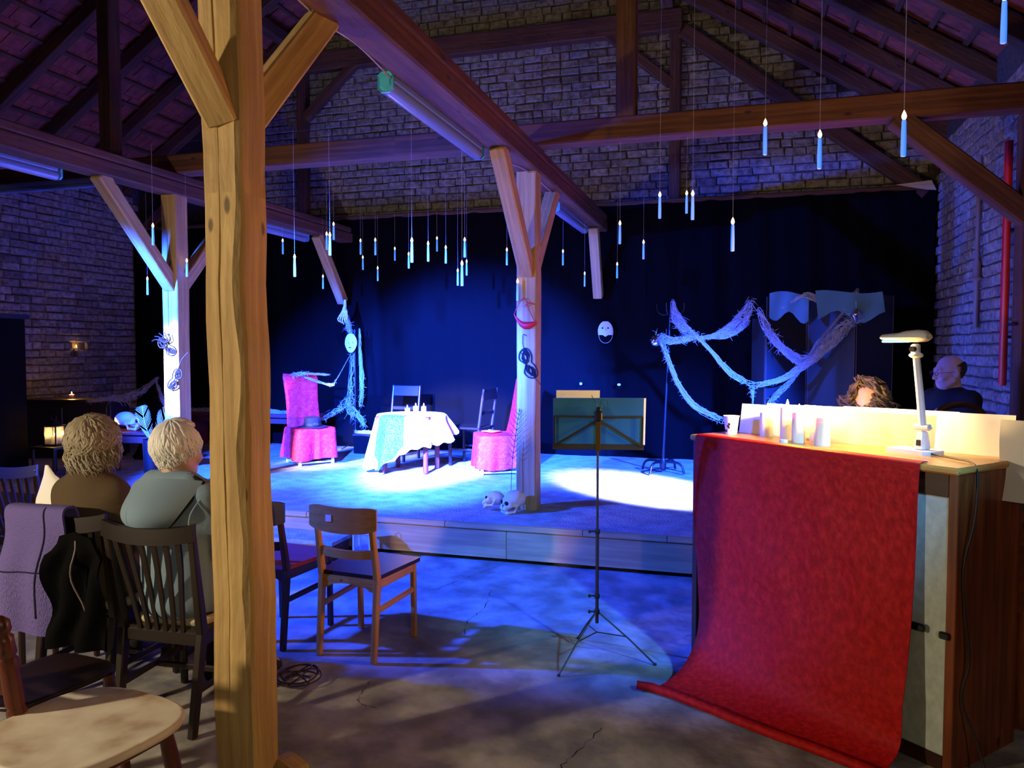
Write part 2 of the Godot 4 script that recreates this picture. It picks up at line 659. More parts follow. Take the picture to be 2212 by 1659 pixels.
	var lace := noise_tex(0.03, [[0.0, Color(0.02, 0.42, 0.46)], [0.5, Color(0.03, 0.50, 0.54)], [0.6, Color(0.45, 0.80, 0.82)], [0.7, Color(0.03, 0.50, 0.54)], [1.0, Color(0.05, 0.58, 0.6)]], 512, 2, 64, FastNoiseLite.TYPE_PERLIN)
	mat("teal_lace", Color(1, 1, 1), 0.8, lace, Vector3(3.0, 3.0, 3.0), true)
	mat("cobweb", Color(0.62, 0.64, 0.68), 0.95)
	mat("bone", Color(0.84, 0.82, 0.76), 0.6)
	mat("mask_white", Color(0.74, 0.75, 0.76), 0.45)
	mat("mask_pink", Color(0.92, 0.42, 0.48), 0.5)
	mat("hollow", Color(0.01, 0.01, 0.012), 1.0)
	mat("felt_blue_black", Color(0.05, 0.055, 0.09), 0.85)
	mat("mask_red", Color(0.80, 0.03, 0.07), 0.6)
	mat("lace_black", Color(0.03, 0.03, 0.04), 0.7)
	mat("feather", Color(0.86, 0.88, 0.88), 0.9)
	mat("bench_wood", Color(0.34, 0.12, 0.12), 0.6)
	mat("red_pipe", Color(0.72, 0.08, 0.06), 0.35)
	mat("grey_pipe", Color(0.42, 0.38, 0.36), 0.6)
	mat("skin", Color(0.70, 0.56, 0.49), 0.55)
	mat("skin_pale", Color(0.86, 0.68, 0.60), 0.5)
	mat("coat_grey", Color(0.45, 0.54, 0.61), 0.95, null, Vector3(2, 2, 2), false, fine, 0.12)
	mat("coat_lining", Color(0.05, 0.055, 0.06), 0.95)
	mat("coat_brown", Color(0.30, 0.24, 0.16), 0.95, null, Vector3(2, 2, 2), false, fine, 0.12)
	mat("trousers", Color(0.07, 0.07, 0.09), 0.9)
	mat("shirt_black", Color(0.035, 0.035, 0.04), 0.85)
	mat("hair_blond", Color(0.54, 0.49, 0.40), 0.55)
	mat("hair_white", Color(0.86, 0.85, 0.82), 0.5)
	mat("hair_grey", Color(0.34, 0.31, 0.30), 0.6)
	mat("hair_dark", Color(0.20, 0.18, 0.18), 0.6)
	mat("blanket", Color(0.38, 0.33, 0.58), 0.95, null, Vector3(1, 1, 1), false, fine, 0.8)
	mat("blanket_line", Color(0.06, 0.04, 0.16), 0.95)
	mat("cushion", Color(0.72, 0.68, 0.56), 0.9)
	mat("seat_pad", Color(0.50, 0.12, 0.20), 0.8)
	var stain := noise_tex(0.012, [[0.0, Color(0.60, 0.50, 0.42)], [0.4, Color(0.74, 0.70, 0.63)], [1.0, Color(0.84, 0.82, 0.76)]], 512, 4, 71)
	mat("worn_white", Color(1, 1, 1), 0.6, stain, Vector3(0.7, 0.7, 0.7), true)
	mat("panel_white", Color(0.74, 0.77, 0.72), 0.7, noise_tex(0.03, [[0.0, Color(0.8, 0.8, 0.78)], [1.0, Color(1, 1, 1)]], 512, 5, 72), Vector3(2, 1, 2), true)
	mat("veil", Color(0.25, 0.42, 0.48), 0.9).backlight = Color(0.2, 0.3, 0.35)
	mat("screen_panel", Color(0.035, 0.036, 0.045), 0.6)
	mat("ink", Color(0.05, 0.06, 0.10), 0.7)
	mat("brass", Color(0.45, 0.36, 0.18), 0.35).metallic = 0.9
	var mir := mat("mirror_ball", Color(0.85, 0.85, 0.85), 0.12)
	mir.metallic = 1.0
	var gl := mat("glass", Color(0.85, 0.9, 0.95, 0.12), 0.03)
	gl.transparency = BaseMaterial3D.TRANSPARENCY_ALPHA
	var wax := mat("wax", Color(0.93, 0.87, 0.72), 0.5)
	wax.subsurf_scatter_enabled = true
	wax.subsurf_scatter_strength = 0.4
	var cw := mat("candle_blue_glow", Color(0.62, 0.78, 0.90), 0.4)
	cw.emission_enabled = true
	cw.emission = Color(0.03, 0.45, 1.0)  # blue light on the candle bodies put in as their own glow
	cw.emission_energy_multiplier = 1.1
	glow("flame", Color(1.0, 0.80, 0.48), 9.0)
	glow("led_flame", Color(1.0, 0.86, 0.62), 7.0)
	glow("lens_blue", BLUE, 6.0)
	glow("lens_white", PALE, 6.0)
	glow("lens_red", MAGENTA, 2.6)
	glow("bulb_warm", WARM, 8.0)
	glow("lamp_tube", Color(0.45, 0.75, 1.0), 1.5)


# a stage lantern: yoke, can, lens and the light in front of its lens
func stage_light(at: Vector3, to: Vector3, cone: float, col: Color, power: float, label: String, blend := 0.3) -> void:
	var t := thing("stage_light", label, "stage light", at)
	var d := (to - at).normalized()
	var xf := Transform3D(Basis.looking_at(d, Vector3.UP) * Basis(Vector3.RIGHT, -PI / 2), Vector3.ZERO)   # y runs along the beam
	var b := Mb.new()
	b.lathe([Vector2(0.05, -0.24), Vector2(0.09, -0.22), Vector2(0.095, -0.02), Vector2(0.11, 0.0), Vector2(0.11, 0.02), Vector2(0.098, 0.02), Vector2(0.095, -0.01)], 20, xf)
	obj("can", b, M.black_metal, t)
	var l := Mb.new()
	l.lathe([Vector2(0.001, 0.0), Vector2(0.09, 0.0), Vector2(0.088, 0.006), Vector2(0.001, 0.012)], 20, xf)
	obj("lens", l, M.lens_red if col == MAGENTA else (M.lens_white if col == PALE else M.lens_blue), t)
	var y := Mb.new()
	var side := d.cross(Vector3.UP).normalized()
	var up := -1.0 if at.y < 1.0 else 1.0
	y.tube([-d * 0.1 + side * 0.105, -d * 0.1 + side * 0.12 + Vector3(0, 0.12 * up, 0), Vector3(0, 0.2 * up, 0) - d * 0.1 + side * 0.06, Vector3(0, 0.2 * up, 0) - d * 0.1 - side * 0.06, -d * 0.1 - side * 0.12 + Vector3(0, 0.12 * up, 0), -d * 0.1 - side * 0.105], 0.012, 6)
	y.tube([-d * 0.1 + Vector3(0, 0.2 * up, 0), -d * 0.1 + Vector3(0, (0.57 if up > 0.0 else 0.5) * up, 0)], 0.015, 6)
	obj("yoke", y, M.black_metal, t)
	var s := SpotLight3D.new()
	s.name = "beam_light"
	t.add_child(s)
	s.position = d * 0.03
	s.basis = Basis.looking_at(d, Vector3.UP)
	s.spot_angle = cone
	s.spot_angle_attenuation = blend
	s.spot_range = 30.0
	s.spot_attenuation = 2.0
	s.light_color = col
	s.light_energy = power
	s.light_size = 0.08
	s.shadow_enabled = true


# a floor lamp, its added shade keeping light off the side wall, stands beside the rows of chairs, out of the picture; another by the entrance
func warm_lamp(at: Vector3, h: float, power: float, label: String, aim: Vector3) -> void:
	var t := thing("floor_lamp", label, "lamp", at)
	var b := Mb.new()
	b.lathe([Vector2(0.16, 0.0), Vector2(0.16, 0.02), Vector2(0.03, 0.035), Vector2(0.012, 0.06), Vector2(0.012, h - 0.11)], 20)
	obj("stand", b, M.black_metal, t)
	var s := Mb.new()
	s.lathe([Vector2(0.022, h - 0.13), Vector2(0.025, h - 0.06), Vector2(0.02, h - 0.045)], 16)
	obj("socket", s, M.black_metal, t)
	var d := (aim - at - Vector3(0, h, 0)).normalized()
	var xf := Transform3D(Basis.looking_at(d, Vector3.UP) * Basis(Vector3.RIGHT, -PI / 2), Vector3(0, h, 0))
	b = Mb.new()
	b.lathe([Vector2(0.02, -0.085), Vector2(0.07, -0.075), Vector2(0.105, -0.03), Vector2(0.12, 0.03), Vector2(0.117, 0.03), Vector2(0.10, -0.028), Vector2(0.066, -0.07)], 24, xf)
	obj("added_shade", b, M.black_metal, t)  # added shade, shields the side wall from the bulb
	var bulb := Mb.new()
	bulb.ball(Vector3(0, h, 0), Vector3(0.045, 0.045, 0.045))
	obj("bulb", bulb, M.bulb_warm, t)
	var l := SpotLight3D.new()
	l.name = "bulb_light"
	t.add_child(l)
	l.position = Vector3(0, h, 0) + d * 0.06
	l.basis = Basis.looking_at(d, Vector3.UP)
	l.spot_angle = 68.0
	l.spot_angle_attenuation = 0.35
	l.spot_range = 30.0
	l.spot_attenuation = 2.0
	l.light_color = WARM
	l.light_energy = power
	l.light_size = 0.06
	l.shadow_enabled = true


# ---------------------------------------------------------------- building
func make_floor() -> void:
	var f := structure("floor")
	slab("slab", Vector3(-3.375, -0.1, -3.4), Vector3(11.6, 0.2, 13.4), M.concrete, f, 0.001)
	# hairline cracks in the concrete
	var lines := [[Vector3(-0.56, 0, -3.27), Vector3(-0.62, 0, -3.05), Vector3(-0.66, 0, -2.9), Vector3(-0.63, 0, -2.72), Vector3(-0.7, 0, -2.5)], [Vector3(-1.62, 0, -4.95), Vector3(-1.55, 0, -4.6), Vector3(-1.57, 0, -4.35), Vector3(-1.5, 0, -4.1)], [Vector3(-1.75, 0, -3.42), Vector3(-1.7, 0, -3.2), Vector3(-1.58, 0, -3.16)]]
	lines.append([Vector3(-1.75, 0, -5.55), Vector3(-1.88, 0, -5.2), Vector3(-2.0, 0, -4.84)])
	for l in lines:
		var pts := curve(l, 24)
		var b := Mb.new()
		for i in 24:
			var a: Vector3 = pts[i] + Vector3(sin(i * 2.7) * 0.008, 0.0006, 0)
			var c: Vector3 = pts[i + 1] + Vector3(sin((i + 1) * 2.7) * 0.008, 0.0006, 0)
			var s := (c - a).cross(Vector3.UP).normalized() * (0.0015 + 0.001 * sin(i * 1.3))
			b.quad(a - s, a + s, c + s, c - s)
		obj("crack", b, M.crack, f)


# unevenly moulded bricks: a few shapes, each a bevelled block with wandering corners
func brick_shapes(size: Vector3, count: int, rough: float) -> Array:
	var out := []
	for k in count:
		var b := Mb.new()
		var e := 0.012
		var h := size / 2.0
		var front := []
		var back := []
		for q in [Vector3(-1, -1, 1), Vector3(1, -1, 1), Vector3(1, 1, 1), Vector3(-1, 1, 1)]:
			var w := Vector3(rng.randf_range(-rough, rough), rng.randf_range(-rough, rough), rng.randf_range(-rough, rough) * 0.8)
			front.append(Vector3(q.x * (h.x - e), q.y * (h.y - e), h.z) + w)
			back.append(Vector3(q.x * h.x, q.y * h.y, h.z - e) + w)
		b.poly(front)
		for i in 4:
			var j := (i + 1) % 4
			b.poly([back[i], back[j], front[j], front[i]])
			var z0: Vector3 = back[i]
			var z1: Vector3 = back[j]
			b.poly([Vector3(z0.x, z0.y, -h.z), Vector3(z1.x, z1.y, -h.z), z1, z0])
		out.append(b)
	return out


# lays bricks on a wall plane; at(u, y) gives the place of a brick, near(u, y) how large it shows
func lay_bricks(parent: Node, u0: float, u1: float, y0: float, y1: float, at: Callable, basis: Basis, keep: Callable, near: Callable) -> void:
	var size := Vector3(0.237, 0.093, 0.05)
	var shapes := brick_shapes(size, 7, 0.006)
	var meshes := []
	for s in shapes:
		meshes.append(s.mesh())
	var spots := []
	var rows := int((y1 - y0) / 0.1)
	for r in rows:
		var u := u0 + (0.122 if r % 2 else 0.0) + rng.randf_range(-0.03, 0.03)
		while u < u1:
			var wide := 0.5 if rng.randf() < 0.16 else 1.0
			var y := y0 + r * 0.1 + 0.05
			var cu := u + 0.122 * wide
			if keep.call(cu, y):
				spots.append([near.call(cu, y), cu, y, wide])
			u += 0.244 * wide
	spots.sort_custom(func(a, b): return a[0] > b[0])
	var rest := Mb.new()
	for i in spots.size():
		var s: Array = spots[i]
		var k := rng.randi() % shapes.size()
		var b := basis * Basis(Vector3.BACK, rng.randf_range(-0.018, 0.018)) * Basis.from_scale(Vector3(s[3] * rng.randf_range(0.95, 1.01), rng.randf_range(0.92, 1.02), 1.0))
		var xf := Transform3D(b, at.call(s[1] as float, s[2] as float) + basis * Vector3(0, rng.randf_range(-0.004, 0.004), rng.randf_range(-0.006, 0.008)))
		if i < 300:
			var o := MeshInstance3D.new()
			o.name = "brick"
			o.mesh = meshes[k]
			o.material_override = M["brick%d" % (rng.randi() % 4)]
			o.transform = xf
			parent.add_child(o, true)
		else:
			rest.append(shapes[k], xf)
	if rest.v.size():
		var o := obj("more_bricks", rest, M.brick0, parent)
		o.set_meta("kind", "stuff")


const ROOF_X := 2.1     # inner face of the right wall
const ROOF_Y := 3.98    # underside of the rafters there
const PITCH := 0.65
const MID := -3.375     # the ridge


func under_roof(x: float) -> float:
	return ROOF_Y + PITCH * (ROOF_X - MID - absf(x - MID))


func make_walls() -> void:
	var back := structure("wall_back")
	var g := Mb.new()
	var ridge := under_roof(MID) + 0.3
	var base := under_roof(ROOF_X) + 0.3
	g.prism(PackedVector2Array([Vector2(-9.2, -0.02), Vector2(2.45, -0.02), Vector2(2.45, base), Vector2(MID, ridge), Vector2(-9.2, base)]), 0.3, Transform3D(Basis.IDENTITY, Vector3(0, 0, -9.99)))
	obj("masonry", g, M.mortar, back)
	lay_bricks(back, -7.6, 2.1, 3.35, 6.7, func(u, y): return Vector3(u, y, -9.832), Basis.IDENTITY, func(u, y): return y < under_roof(u) + 0.1 and u < 2.0, func(u, y): return -absf(u + 1.3) - absf(y - 4.6) * 0.8)
	var left := structure("wall_left")
	slab("masonry", Vector3(-9.02, 2.1, -3.4), Vector3(0.3, 4.4, 13.4), M.mortar, left)
	lay_bricks(left, -9.8, -6.8, 0.35, 4.0, func(u, y): return Vector3(-8.862, y, u), Basis(Vector3.UP, PI / 2), func(u, y): return not (absf(u + 8.55) < 0.1 and absf(y - 1.7) < 0.1), func(u, y): return u * 0.5 - absf(y - 1.8))
	var right := structure("wall_right")
	slab("masonry", Vector3(2.27, 2.1, -3.4), Vector3(0.3, 4.4, 13.4), M.mortar, right)
	lay_bricks(right, -9.75, -6.0, 0.9, 3.95, func(u, y): return Vector3(2.112, y, u), Basis(Vector3.UP, -PI / 2), func(_u, _y): return true, func(u, _y): return u)
	var front := structure("wall_front")
	var w := Mb.new()
	w.prism(PackedVector2Array([Vector2(-9.2, -0.02), Vector2(2.45, -0.02), Vector2(2.45, base), Vector2(MID, ridge), Vector2(-9.2, base)]), 0.3, Transform3D(Basis.IDENTITY, Vector3(0, 0, 3.2)))
	obj("masonry", w, M.mortar, front)


func make_roof() -> void:
	var c := structure("ceiling")
	var len2 := Vector2(1, -PITCH).normalized()
	for s in [1.0, -1.0]:
		var dir := Vector3(len2.x * s, len2.y, 0)              # down the slope
		var out := Vector3(PITCH * s, 1, 0).normalized()       # up through the tiles
		var top := Vector3(MID, under_roof(MID), 0)
		var run: float = (ROOF_X + 0.35 - MID) / len2.x
		# outer boarding closes the roof
		var b := Mb.new()
		b.bar(top + out * 0.32 + dir * run / 2.0 + Vector3(0, 0, 3.3), top + out * 0.32 + dir * run / 2.0 + Vector3(0, 0, -10.1), run + 0.3, 0.04, out, 0.002)
		obj("roof_boarding", b, M.old_timber, c)
		# rafters
		var z := -9.55
		while z < 3.0:
			beam("rafter", top + out * 0.08 + Vector3(0, 0, z), top + out * 0.08 + dir * run + Vector3(0, 0, z), 0.12, 0.16, M.old_timber, c, out, 0.01)
			z += 0.86
		# tile battens
		for k in int(run / 0.33):
			var p := top + dir * (0.2 + k * 0.33) + out * 0.182
			beam("batten", p + Vector3(0, 0, 3.0), p + Vector3(0, 0, -9.85), 0.05, 0.03, M.old_timber, c, out, 0.002)
		# clay tiles, lapped, seen from below
		var shapes := []
		var meshes := []
		for k in 4:
			var t := Mb.new()
			t.bar(Vector3(0, 0, 0), dir * 0.37 + out * rng.randf_range(0.0, 0.008), rng.randf_range(0.235, 0.243), 0.016, out, 0.003)
			shapes.append(t)
			meshes.append(t.mesh())
		var spots := []
		for k in int(run / 0.33):
			for j in 40:
				var zz := -9.7 + j * 0.25 + (0.125 if k % 2 else 0.0)
				var p := top + dir * (0.1 + k * 0.33) + out * 0.212
				var seen_x := p.x > -0.9 if s > 0 else (p.x < -4.6 and p.x > -8.9)
				spots.append([(10.0 if seen_x else 0.0) + zz * 0.1, p + Vector3(0, 0, zz)])
		spots.sort_custom(func(a, b2): return a[0] > b2[0])
		var rest := Mb.new()
		for i in spots.size():
			var k := rng.randi() % 4
			var xf := Transform3D(Basis(out, rng.randf_range(-0.012, 0.012)), spots[i][1] + out * rng.randf_range(0, 0.006))
			if i < 150:
				var o := MeshInstance3D.new()
				o.name = "roof_tile"
				o.mesh = meshes[k]
				o.material_override = M["tile%d" % (rng.randi() % 3)]
				o.transform = xf
				c.add_child(o, true)
			else:
				rest.append(shapes[k], xf)
		var ro := obj("more_roof_tiles", rest, M.tile0, c)
		ro.set_meta("kind", "stuff")


func make_stage() -> void:
	var t := thing("stage_platform", "low stage platform with a pale pine front, lit blue, below the black curtain", "stage", Vector3(-3.48, 0, -5.62))
	slab("deck", Vector3(0, 0.28, -2.05), Vector3(10.66, 0.04, 4.06), M.stage_deck, t, 0.002)
	slab("underframe", Vector3(0, 0.13, -2.1), Vector3(10.6, 0.26, 3.9), M.black_cloth, t)
	# pine fascia: wide boards butted end to end, set above a dark gap
	var x := -5.33
	var k := 0
	while x < 5.28:
		var w: float = [1.9, 1.35, 2.25, 1.6][k % 4]
		w = minf(w, 5.33 - x)
		slab("fascia_board", Vector3(x + w / 2.0, 0.147, -0.01), Vector3(w - 0.004, 0.222, 0.026), M.pine, t, 0.003)
		x += w
		k += 1
	x = -5.33
	k = 0
	while x < 5.28:
		var w: float = [0.62, 0.9, 0.48, 0.75, 1.1][k % 5]
		w = minf(w, 5.33 - x)
		slab("edge_strip", Vector3(x + w / 2.0, 0.28, 0.0), Vector3(w - 0.003, 0.042, 0.04), M.pine, t, 0.003)
		x += w
		k += 1
	var s := thing("step_box", "low painted step box set against the front of the stage", "step", Vector3(-4.1, 0, -5.42))
	slab("tread", Vector3(0, 0.145, 0), Vector3(2.2, 0.03, 0.34), M.stage_deck, s)
	slab("riser", Vector3(0, 0.065, 0.13), Vector3(2.14, 0.13, 0.02), M.pine, s)
	for q in [-1.0, 1.0]:
		slab("side_board", Vector3(q * 1.07, 0.065, -0.005), Vector3(0.02, 0.13, 0.25), M.old_timber, s)


# a hewn post: wandering faces, a waney corner and one deep drying crack in the front
func hewn_post(called: String, at: Vector3, h: float, w: float, wander: float, crack: float, m: Material, parent: Node, wane := 0.035, lean := 0.0) -> void:
	var n := FastNoiseLite.new()
	n.seed = int(at.x * 100)
	n.frequency = 0.9
	var rings := []
	var N := 46
	for i in N + 1:
		var y := h * i / N
		var hw := w / 2.0
		var l := -hw + n.get_noise_2d(y, 0) * wander
		var r := hw + n.get_noise_2d(y, 10) * wander
		var f := hw + n.get_noise_2d(y, 20) * wander * 0.6
		var bk := -hw
		var wn := maxf(wane * (0.8 + n.get_noise_2d(y * 1.6, 30) * 0.6), 0.008)
		var cx := l + (r - l) * (0.42 + n.get_noise_2d(y * 0.8, 40) * 0.07)
		var cw := crack * clampf(0.55 + n.get_noise_2d(y * 1.3, 50) * 1.3, 0.05, 1.0)
		var ox := lean * y
		rings.append(PackedVector3Array([Vector3(l + 0.01 + ox, y, f), Vector3(cx - cw + ox, y, f), Vector3(cx + ox, y, f - cw * 7.0 - 0.001), Vector3(cx + cw + ox, y, f), Vector3(r - wn + ox, y, f), Vector3(r - wn * 0.35 + ox, y, f - wn * 0.42), Vector3(r + ox, y, f - wn), Vector3(r + ox, y, bk + 0.01), Vector3(r - 0.01 + ox, y, bk), Vector3(l + 0.01 + ox, y, bk), Vector3(l + ox, y, bk + 0.01), Vector3(l + ox, y, f - 0.01)]))
	var b := Mb.new()
	# crisp edges between the faces
	var nn: int = rings[0].size()
	for k in nn:
		var s := b.v.size()
		for i in N + 1:
			b.vert(rings[i][k], Vector2(h * i / N, k * 0.09))
			b.vert(rings[i][(k + 1) % nn], Vector2(h * i / N, k * 0.09 + rings[i][k].distance_to(rings[i][(k + 1) % nn])))
		for i in N:
			var a := s + i * 2
			b.tri(a, a + 1, a + 3)
			b.tri(a, a + 3, a + 2)
	obj(called, b, m, parent)


func make_frame() -> void:
	# ---- posts, each with its two knee braces along the purlin
	var posts := [
		[Vector3(-1.80, 0, -2.50), 3.12, 0.168, 0.016, 0.0045, "timber", "thick hewn timber post with a long drying crack, lit warm, standing beside the wooden chairs", 0.60, -0.011],
		[Vector3(-1.715, 0.3, -6.29), 2.82, 0.172, 0.006, 0.0, "timber", "timber post on the stage hung with a red mask, skulls at its foot", 0.80, 0.0],
		[Vector3(-5.24, 0.3, -6.25), 2.82, 0.175, 0.008, 0.003, "timber", "timber post on the stage, brightly lit, carrying two dark lace masks", 0.84, 0.0]]
	for p in posts:
		var t := thing("timber_post", p[6], "post", p[0])
		hewn_post("shaft", p[0], p[1], p[2], p[3], p[4], M[p[5]], t, 0.035 if p[3] > 0.01 else 0.012, p[8])
		var run: float = p[7]
		var top: float = p[1]
		var dx: float = p[8] * p[1]
		for s in [1.0, -1.0]:
			var a: Vector3 = Vector3(dx * 0.8, top - run * 1.04, s * 0.05)
			var e: Vector3 = Vector3(dx, top + 0.02, s * (run + 0.07))
			beam("brace", a, e, 0.115, 0.125, M.timber, t, Vector3(0, s, 1).normalized(), 0.008)
	# fixed timber wedge at the foot of the warm lit post
	var w := thing("wood_wedge", "small pale wooden wedge lying at the foot of the thick hewn post", "wedge", Vector3(-1.66, 0, -2.58), -20)
	var wb := Mb.new()
	wb.prism(PackedVector2Array([Vector2(-0.07, 0), Vector2(0.07, 0), Vector2(0.05, 0.035), Vector2(-0.02, 0.05), Vector2(-0.07, 0.045)]), 0.07)
	obj("wedge_block", wb, M.timber, w)
	# ---- purlins on the posts
	for q in [[-1.71, "long squared timber purlin carrying fluorescent fittings and a clipped cable"], [-5.24, "long squared timber purlin over the brightly lit post, ending at the black curtain"]]:
		var t := thing("timber_purlin", q[1], "beam", Vector3(q[0], 3.12, 0))
		var bz: float = -9.22 if q[0] > -3.0 else -8.86
		beam("end_brace", Vector3(0.0, 0.0, bz), Vector3(0.0, -0.82, -9.575 if q[0] > -3.0 else -9.52), 0.115, 0.12, M.timber, t, Vector3.BACK, 0.008)
		beam("lower_timber", Vector3(0, 0.064, 3.0), Vector3(0, 0.064, -9.66), 0.195, 0.128, M.beam_timber, t)
		beam("upper_timber", Vector3(0.004, 0.168, 3.0), Vector3(0.004, 0.168, -9.6), 0.19, 0.074, M.beam_timber, t)
	# ---- tie beam and the standing frame above it
	var tie := thing("tie_beam", "heavy timber tie beam spanning the barn with two upright posts standing on it", "beam", Vector3(0, 3.325, -6.29))
	beam("beam_timber", Vector3(2.1, 0.09, 0), Vector3(-8.85, 0.09, 0), 0.19, 0.18, M.beam_timber, tie)
	for x in [-0.90, -5.99]:
		beam("upright", Vector3(x, 0.175, 0.02), Vector3(x, under_roof(-0.9) - 3.325 - 0.16, 0.02), 0.155, 0.15, M.old_timber, tie, Vector3.BACK)
	beam("brace", Vector3(1.06, 0.02, 0.02), Vector3(1.93, -0.75, 0.02), 0.13, 0.15, M.old_timber, tie)
	for x in [-0.9, -5.99]:
		var pl := thing("roof_purlin", "high roof purlin under the rafters on the %s side of the barn" % ("piano" if x > -3.0 else "audience"), "beam", Vector3(x, under_roof(-0.9) - 0.08, 0))
		beam("beam_timber", Vector3(0, 0, 3.0), Vector3(0, 0, -9.8), 0.15, 0.16, M.old_timber, pl)
	# ---- wall post at the right edge
	var wp := thing("wall_post", "squared timber post against the side wall past the piano, partly hidden by the piano", "post", Vector3(1.97, 0, -6.29))
	beam("shaft", Vector3(0, 0, 0), Vector3(0, 3.325, 0), 0.19, 0.19, M.old_timber, wp, Vector3.BACK)
	beam("iron_strap", Vector3(-0.11, 1.83, 0.06), Vector3(-0.11, 1.83, -0.1), 0.03, 0.02, M.black_metal, wp)
	# ---- timber framing on the gable
	var g := thing("gable_framing", "dark timber framing of posts, collar beam and struts on the whitewashed gable", "framing", Vector3(0, 3.4, -9.72))
	for x in [-0.80, -5.95]:
		beam("upright", Vector3(x, 0, 0), Vector3(x, 2.3, 0), 0.135, 0.14, M.old_timber, g, Vector3.BACK)
	beam("collar_beam", Vector3(-0.72, 2.24, 0.01), Vector3(-6.03, 2.24, 0.01), 0.15, 0.25, M.old_timber, g)
	beam("strut", Vector3(-0.72, 2.1, 0.03), Vector3(1.98, 0.0, 0.03), 0.12, 0.17, M.old_timber, g, Vector3.UP)
	beam("strut", Vector3(-6.03, 2.1, 0.03), Vector3(-8.7, 0.0, 0.03), 0.12, 0.17, M.old_timber, g, Vector3.UP)
	beam("short_brace", Vector3(-1.68, 2.2, 0.03), Vector3(-0.85, 1.48, 0.03), 0.1, 0.12, M.old_timber, g)
	beam("short_brace", Vector3(-5.07, 2.2, 0.03), Vector3(-5.9, 1.48, 0.03), 0.1, 0.12, M.old_timber, g)
	beam("ledge", Vector3(2.05, 0.06, 0.06), Vector3(-8.8, 0.06, 0.06), 0.1, 0.05, M.old_timber, g)
	# ---- pipes on the right wall
	var rp := thing("red_pipe", "glossy bright red vertical pipe on the side wall past the piano", "pipe", Vector3(2.02, 0, -7.05))
	var b := Mb.new()
	b.tube([Vector3(0, 1.36, 0), Vector3(0, 1.38, 0), Vector3(0, 3.3, 0)], [0.024, 0.03, 0.03], 14)
	obj("tube", b, M.red_pipe, rp)
	for y in [1.75, 2.6]:
		slab("bracket", Vector3(0.04, y, 0), Vector3(0.07, 0.025, 0.05), M.black_metal, rp)
	var gp := thing("grey_pipe", "thin grey rusty vertical pipe with a flange on the side wall past the piano", "pipe", Vector3(2.05, 0, -7.95))
	b = Mb.new()
	b.lathe([Vector2(0.022, 1.85), Vector2(0.024, 2.27), Vector2(0.07, 2.28), Vector2(0.07, 2.3), Vector2(0.035, 2.31), Vector2(0.035, 2.44), Vector2(0.02, 2.46), Vector2(0.02, 3.4)], 14)
	obj("tube", b, M.grey_pipe, gp)
	# ---- fluorescent fittings hung along the purlins
	var fit := [[Vector3(-1.86, 3.10, -3.86), Vector3(-1.86, 3.10, -5.42), "long unlit fluorescent fitting under the cable-clipped purlin, its end cap tinted cyan"], [Vector3(-1.80, 3.09, -7.6), Vector3(-1.80, 3.09, -9.1), "unlit fluorescent fitting under the cable-clipped purlin, behind the stage post with the red mask"], [Vector3(-5.39, 3.10, -3.4), Vector3(-5.39, 3.10, -5.08), "long unlit fluorescent fitting on the audience-side purlin in front of the blue lit post"], [Vector3(-5.36, 3.09, -7.35), Vector3(-5.36, 3.09, -8.8), "unlit fluorescent fitting on the audience-side purlin near the black curtain"], [Vector3(-7.55, 3.28, -6.12), Vector3(-6.0, 3.28, -6.12), "narrow unlit fluorescent fitting fixed along the tie beam near the dark side wall"]]
	for f in fit:
		var a: Vector3 = f[0]
		var e: Vector3 = f[1]
		var d := (e - a).normalized()
		var t := thing("fluorescent_fitting", f[2], "light fitting", a)
		var l := a.distance_to(e)
		var k := 0.6 if a.x < -7.0 else 1.0
		var hb := Mb.new()
		hb.bar(Vector3(0, 0.02, 0) + d * 0.03, Vector3(0, 0.02, 0) + d * (l - 0.03), 0.085 * k, 0.05, Vector3.UP, 0.012)
		obj("housing", hb, M.fitting, t)
		var db := Mb.new()
		db.tube([Vector3(0, -0.025, 0) + d * 0.02, Vector3(0, -0.025, 0) + d * 0.04, Vector3(0, -0.025, 0) + d * (l - 0.04), Vector3(0, -0.025, 0) + d * (l - 0.02)], [0.036 * k, 0.044 * k, 0.044 * k, 0.036 * k], 14)
		obj("diffuser", db, M.fitting, t)
		for q in [0.0, l - 0.02]:
			var eb := Mb.new()
			eb.bar(Vector3(0, -0.005, 0) + d * q, Vector3(0, -0.005, 0) + d * (q + 0.022), 0.09 * k, 0.11 * k, Vector3.UP, 0.02)
			obj("end_cap", eb, M.end_cap, t)
	# clipped supply cable on the cable-clipped purlin
	var cb := Mb.new()
	cb.tube(curve([Vector3(-1.83, 3.14, -1.6), Vector3(-1.825, 3.18, -2.4), Vector3(-1.825, 3.13, -3.1), Vector3(-1.83, 3.15, -3.5), Vector3(-1.83, 3.11, -3.9)], 30), 0.005, 5)
	cb.tube(curve([Vector3(-1.85, 3.1, -5.43), Vector3(-1.825, 3.17, -5.55), Vector3(-1.8, 3.112, -5.75), Vector3(-1.70, 3.11, -6.1), Vector3(-1.70, 3.112, -6.9), Vector3(-1.72, 3.112, -7.4), Vector3(-1.8, 3.1, -7.58)], 40), 0.005, 5)
	cb.tube(curve([Vector3(-1.8, 3.1, -9.11), Vector3(-1.79, 3.14, -9.25), Vector3(-1.74, 3.112, -9.4)], 12), 0.005, 5)
	var co := obj("supply_cable", cb, M.cord_grey)
	co.set_meta("label", "pale thin cable running along the underside of the cable-clipped purlin")
	co.set_meta("category", "cable")


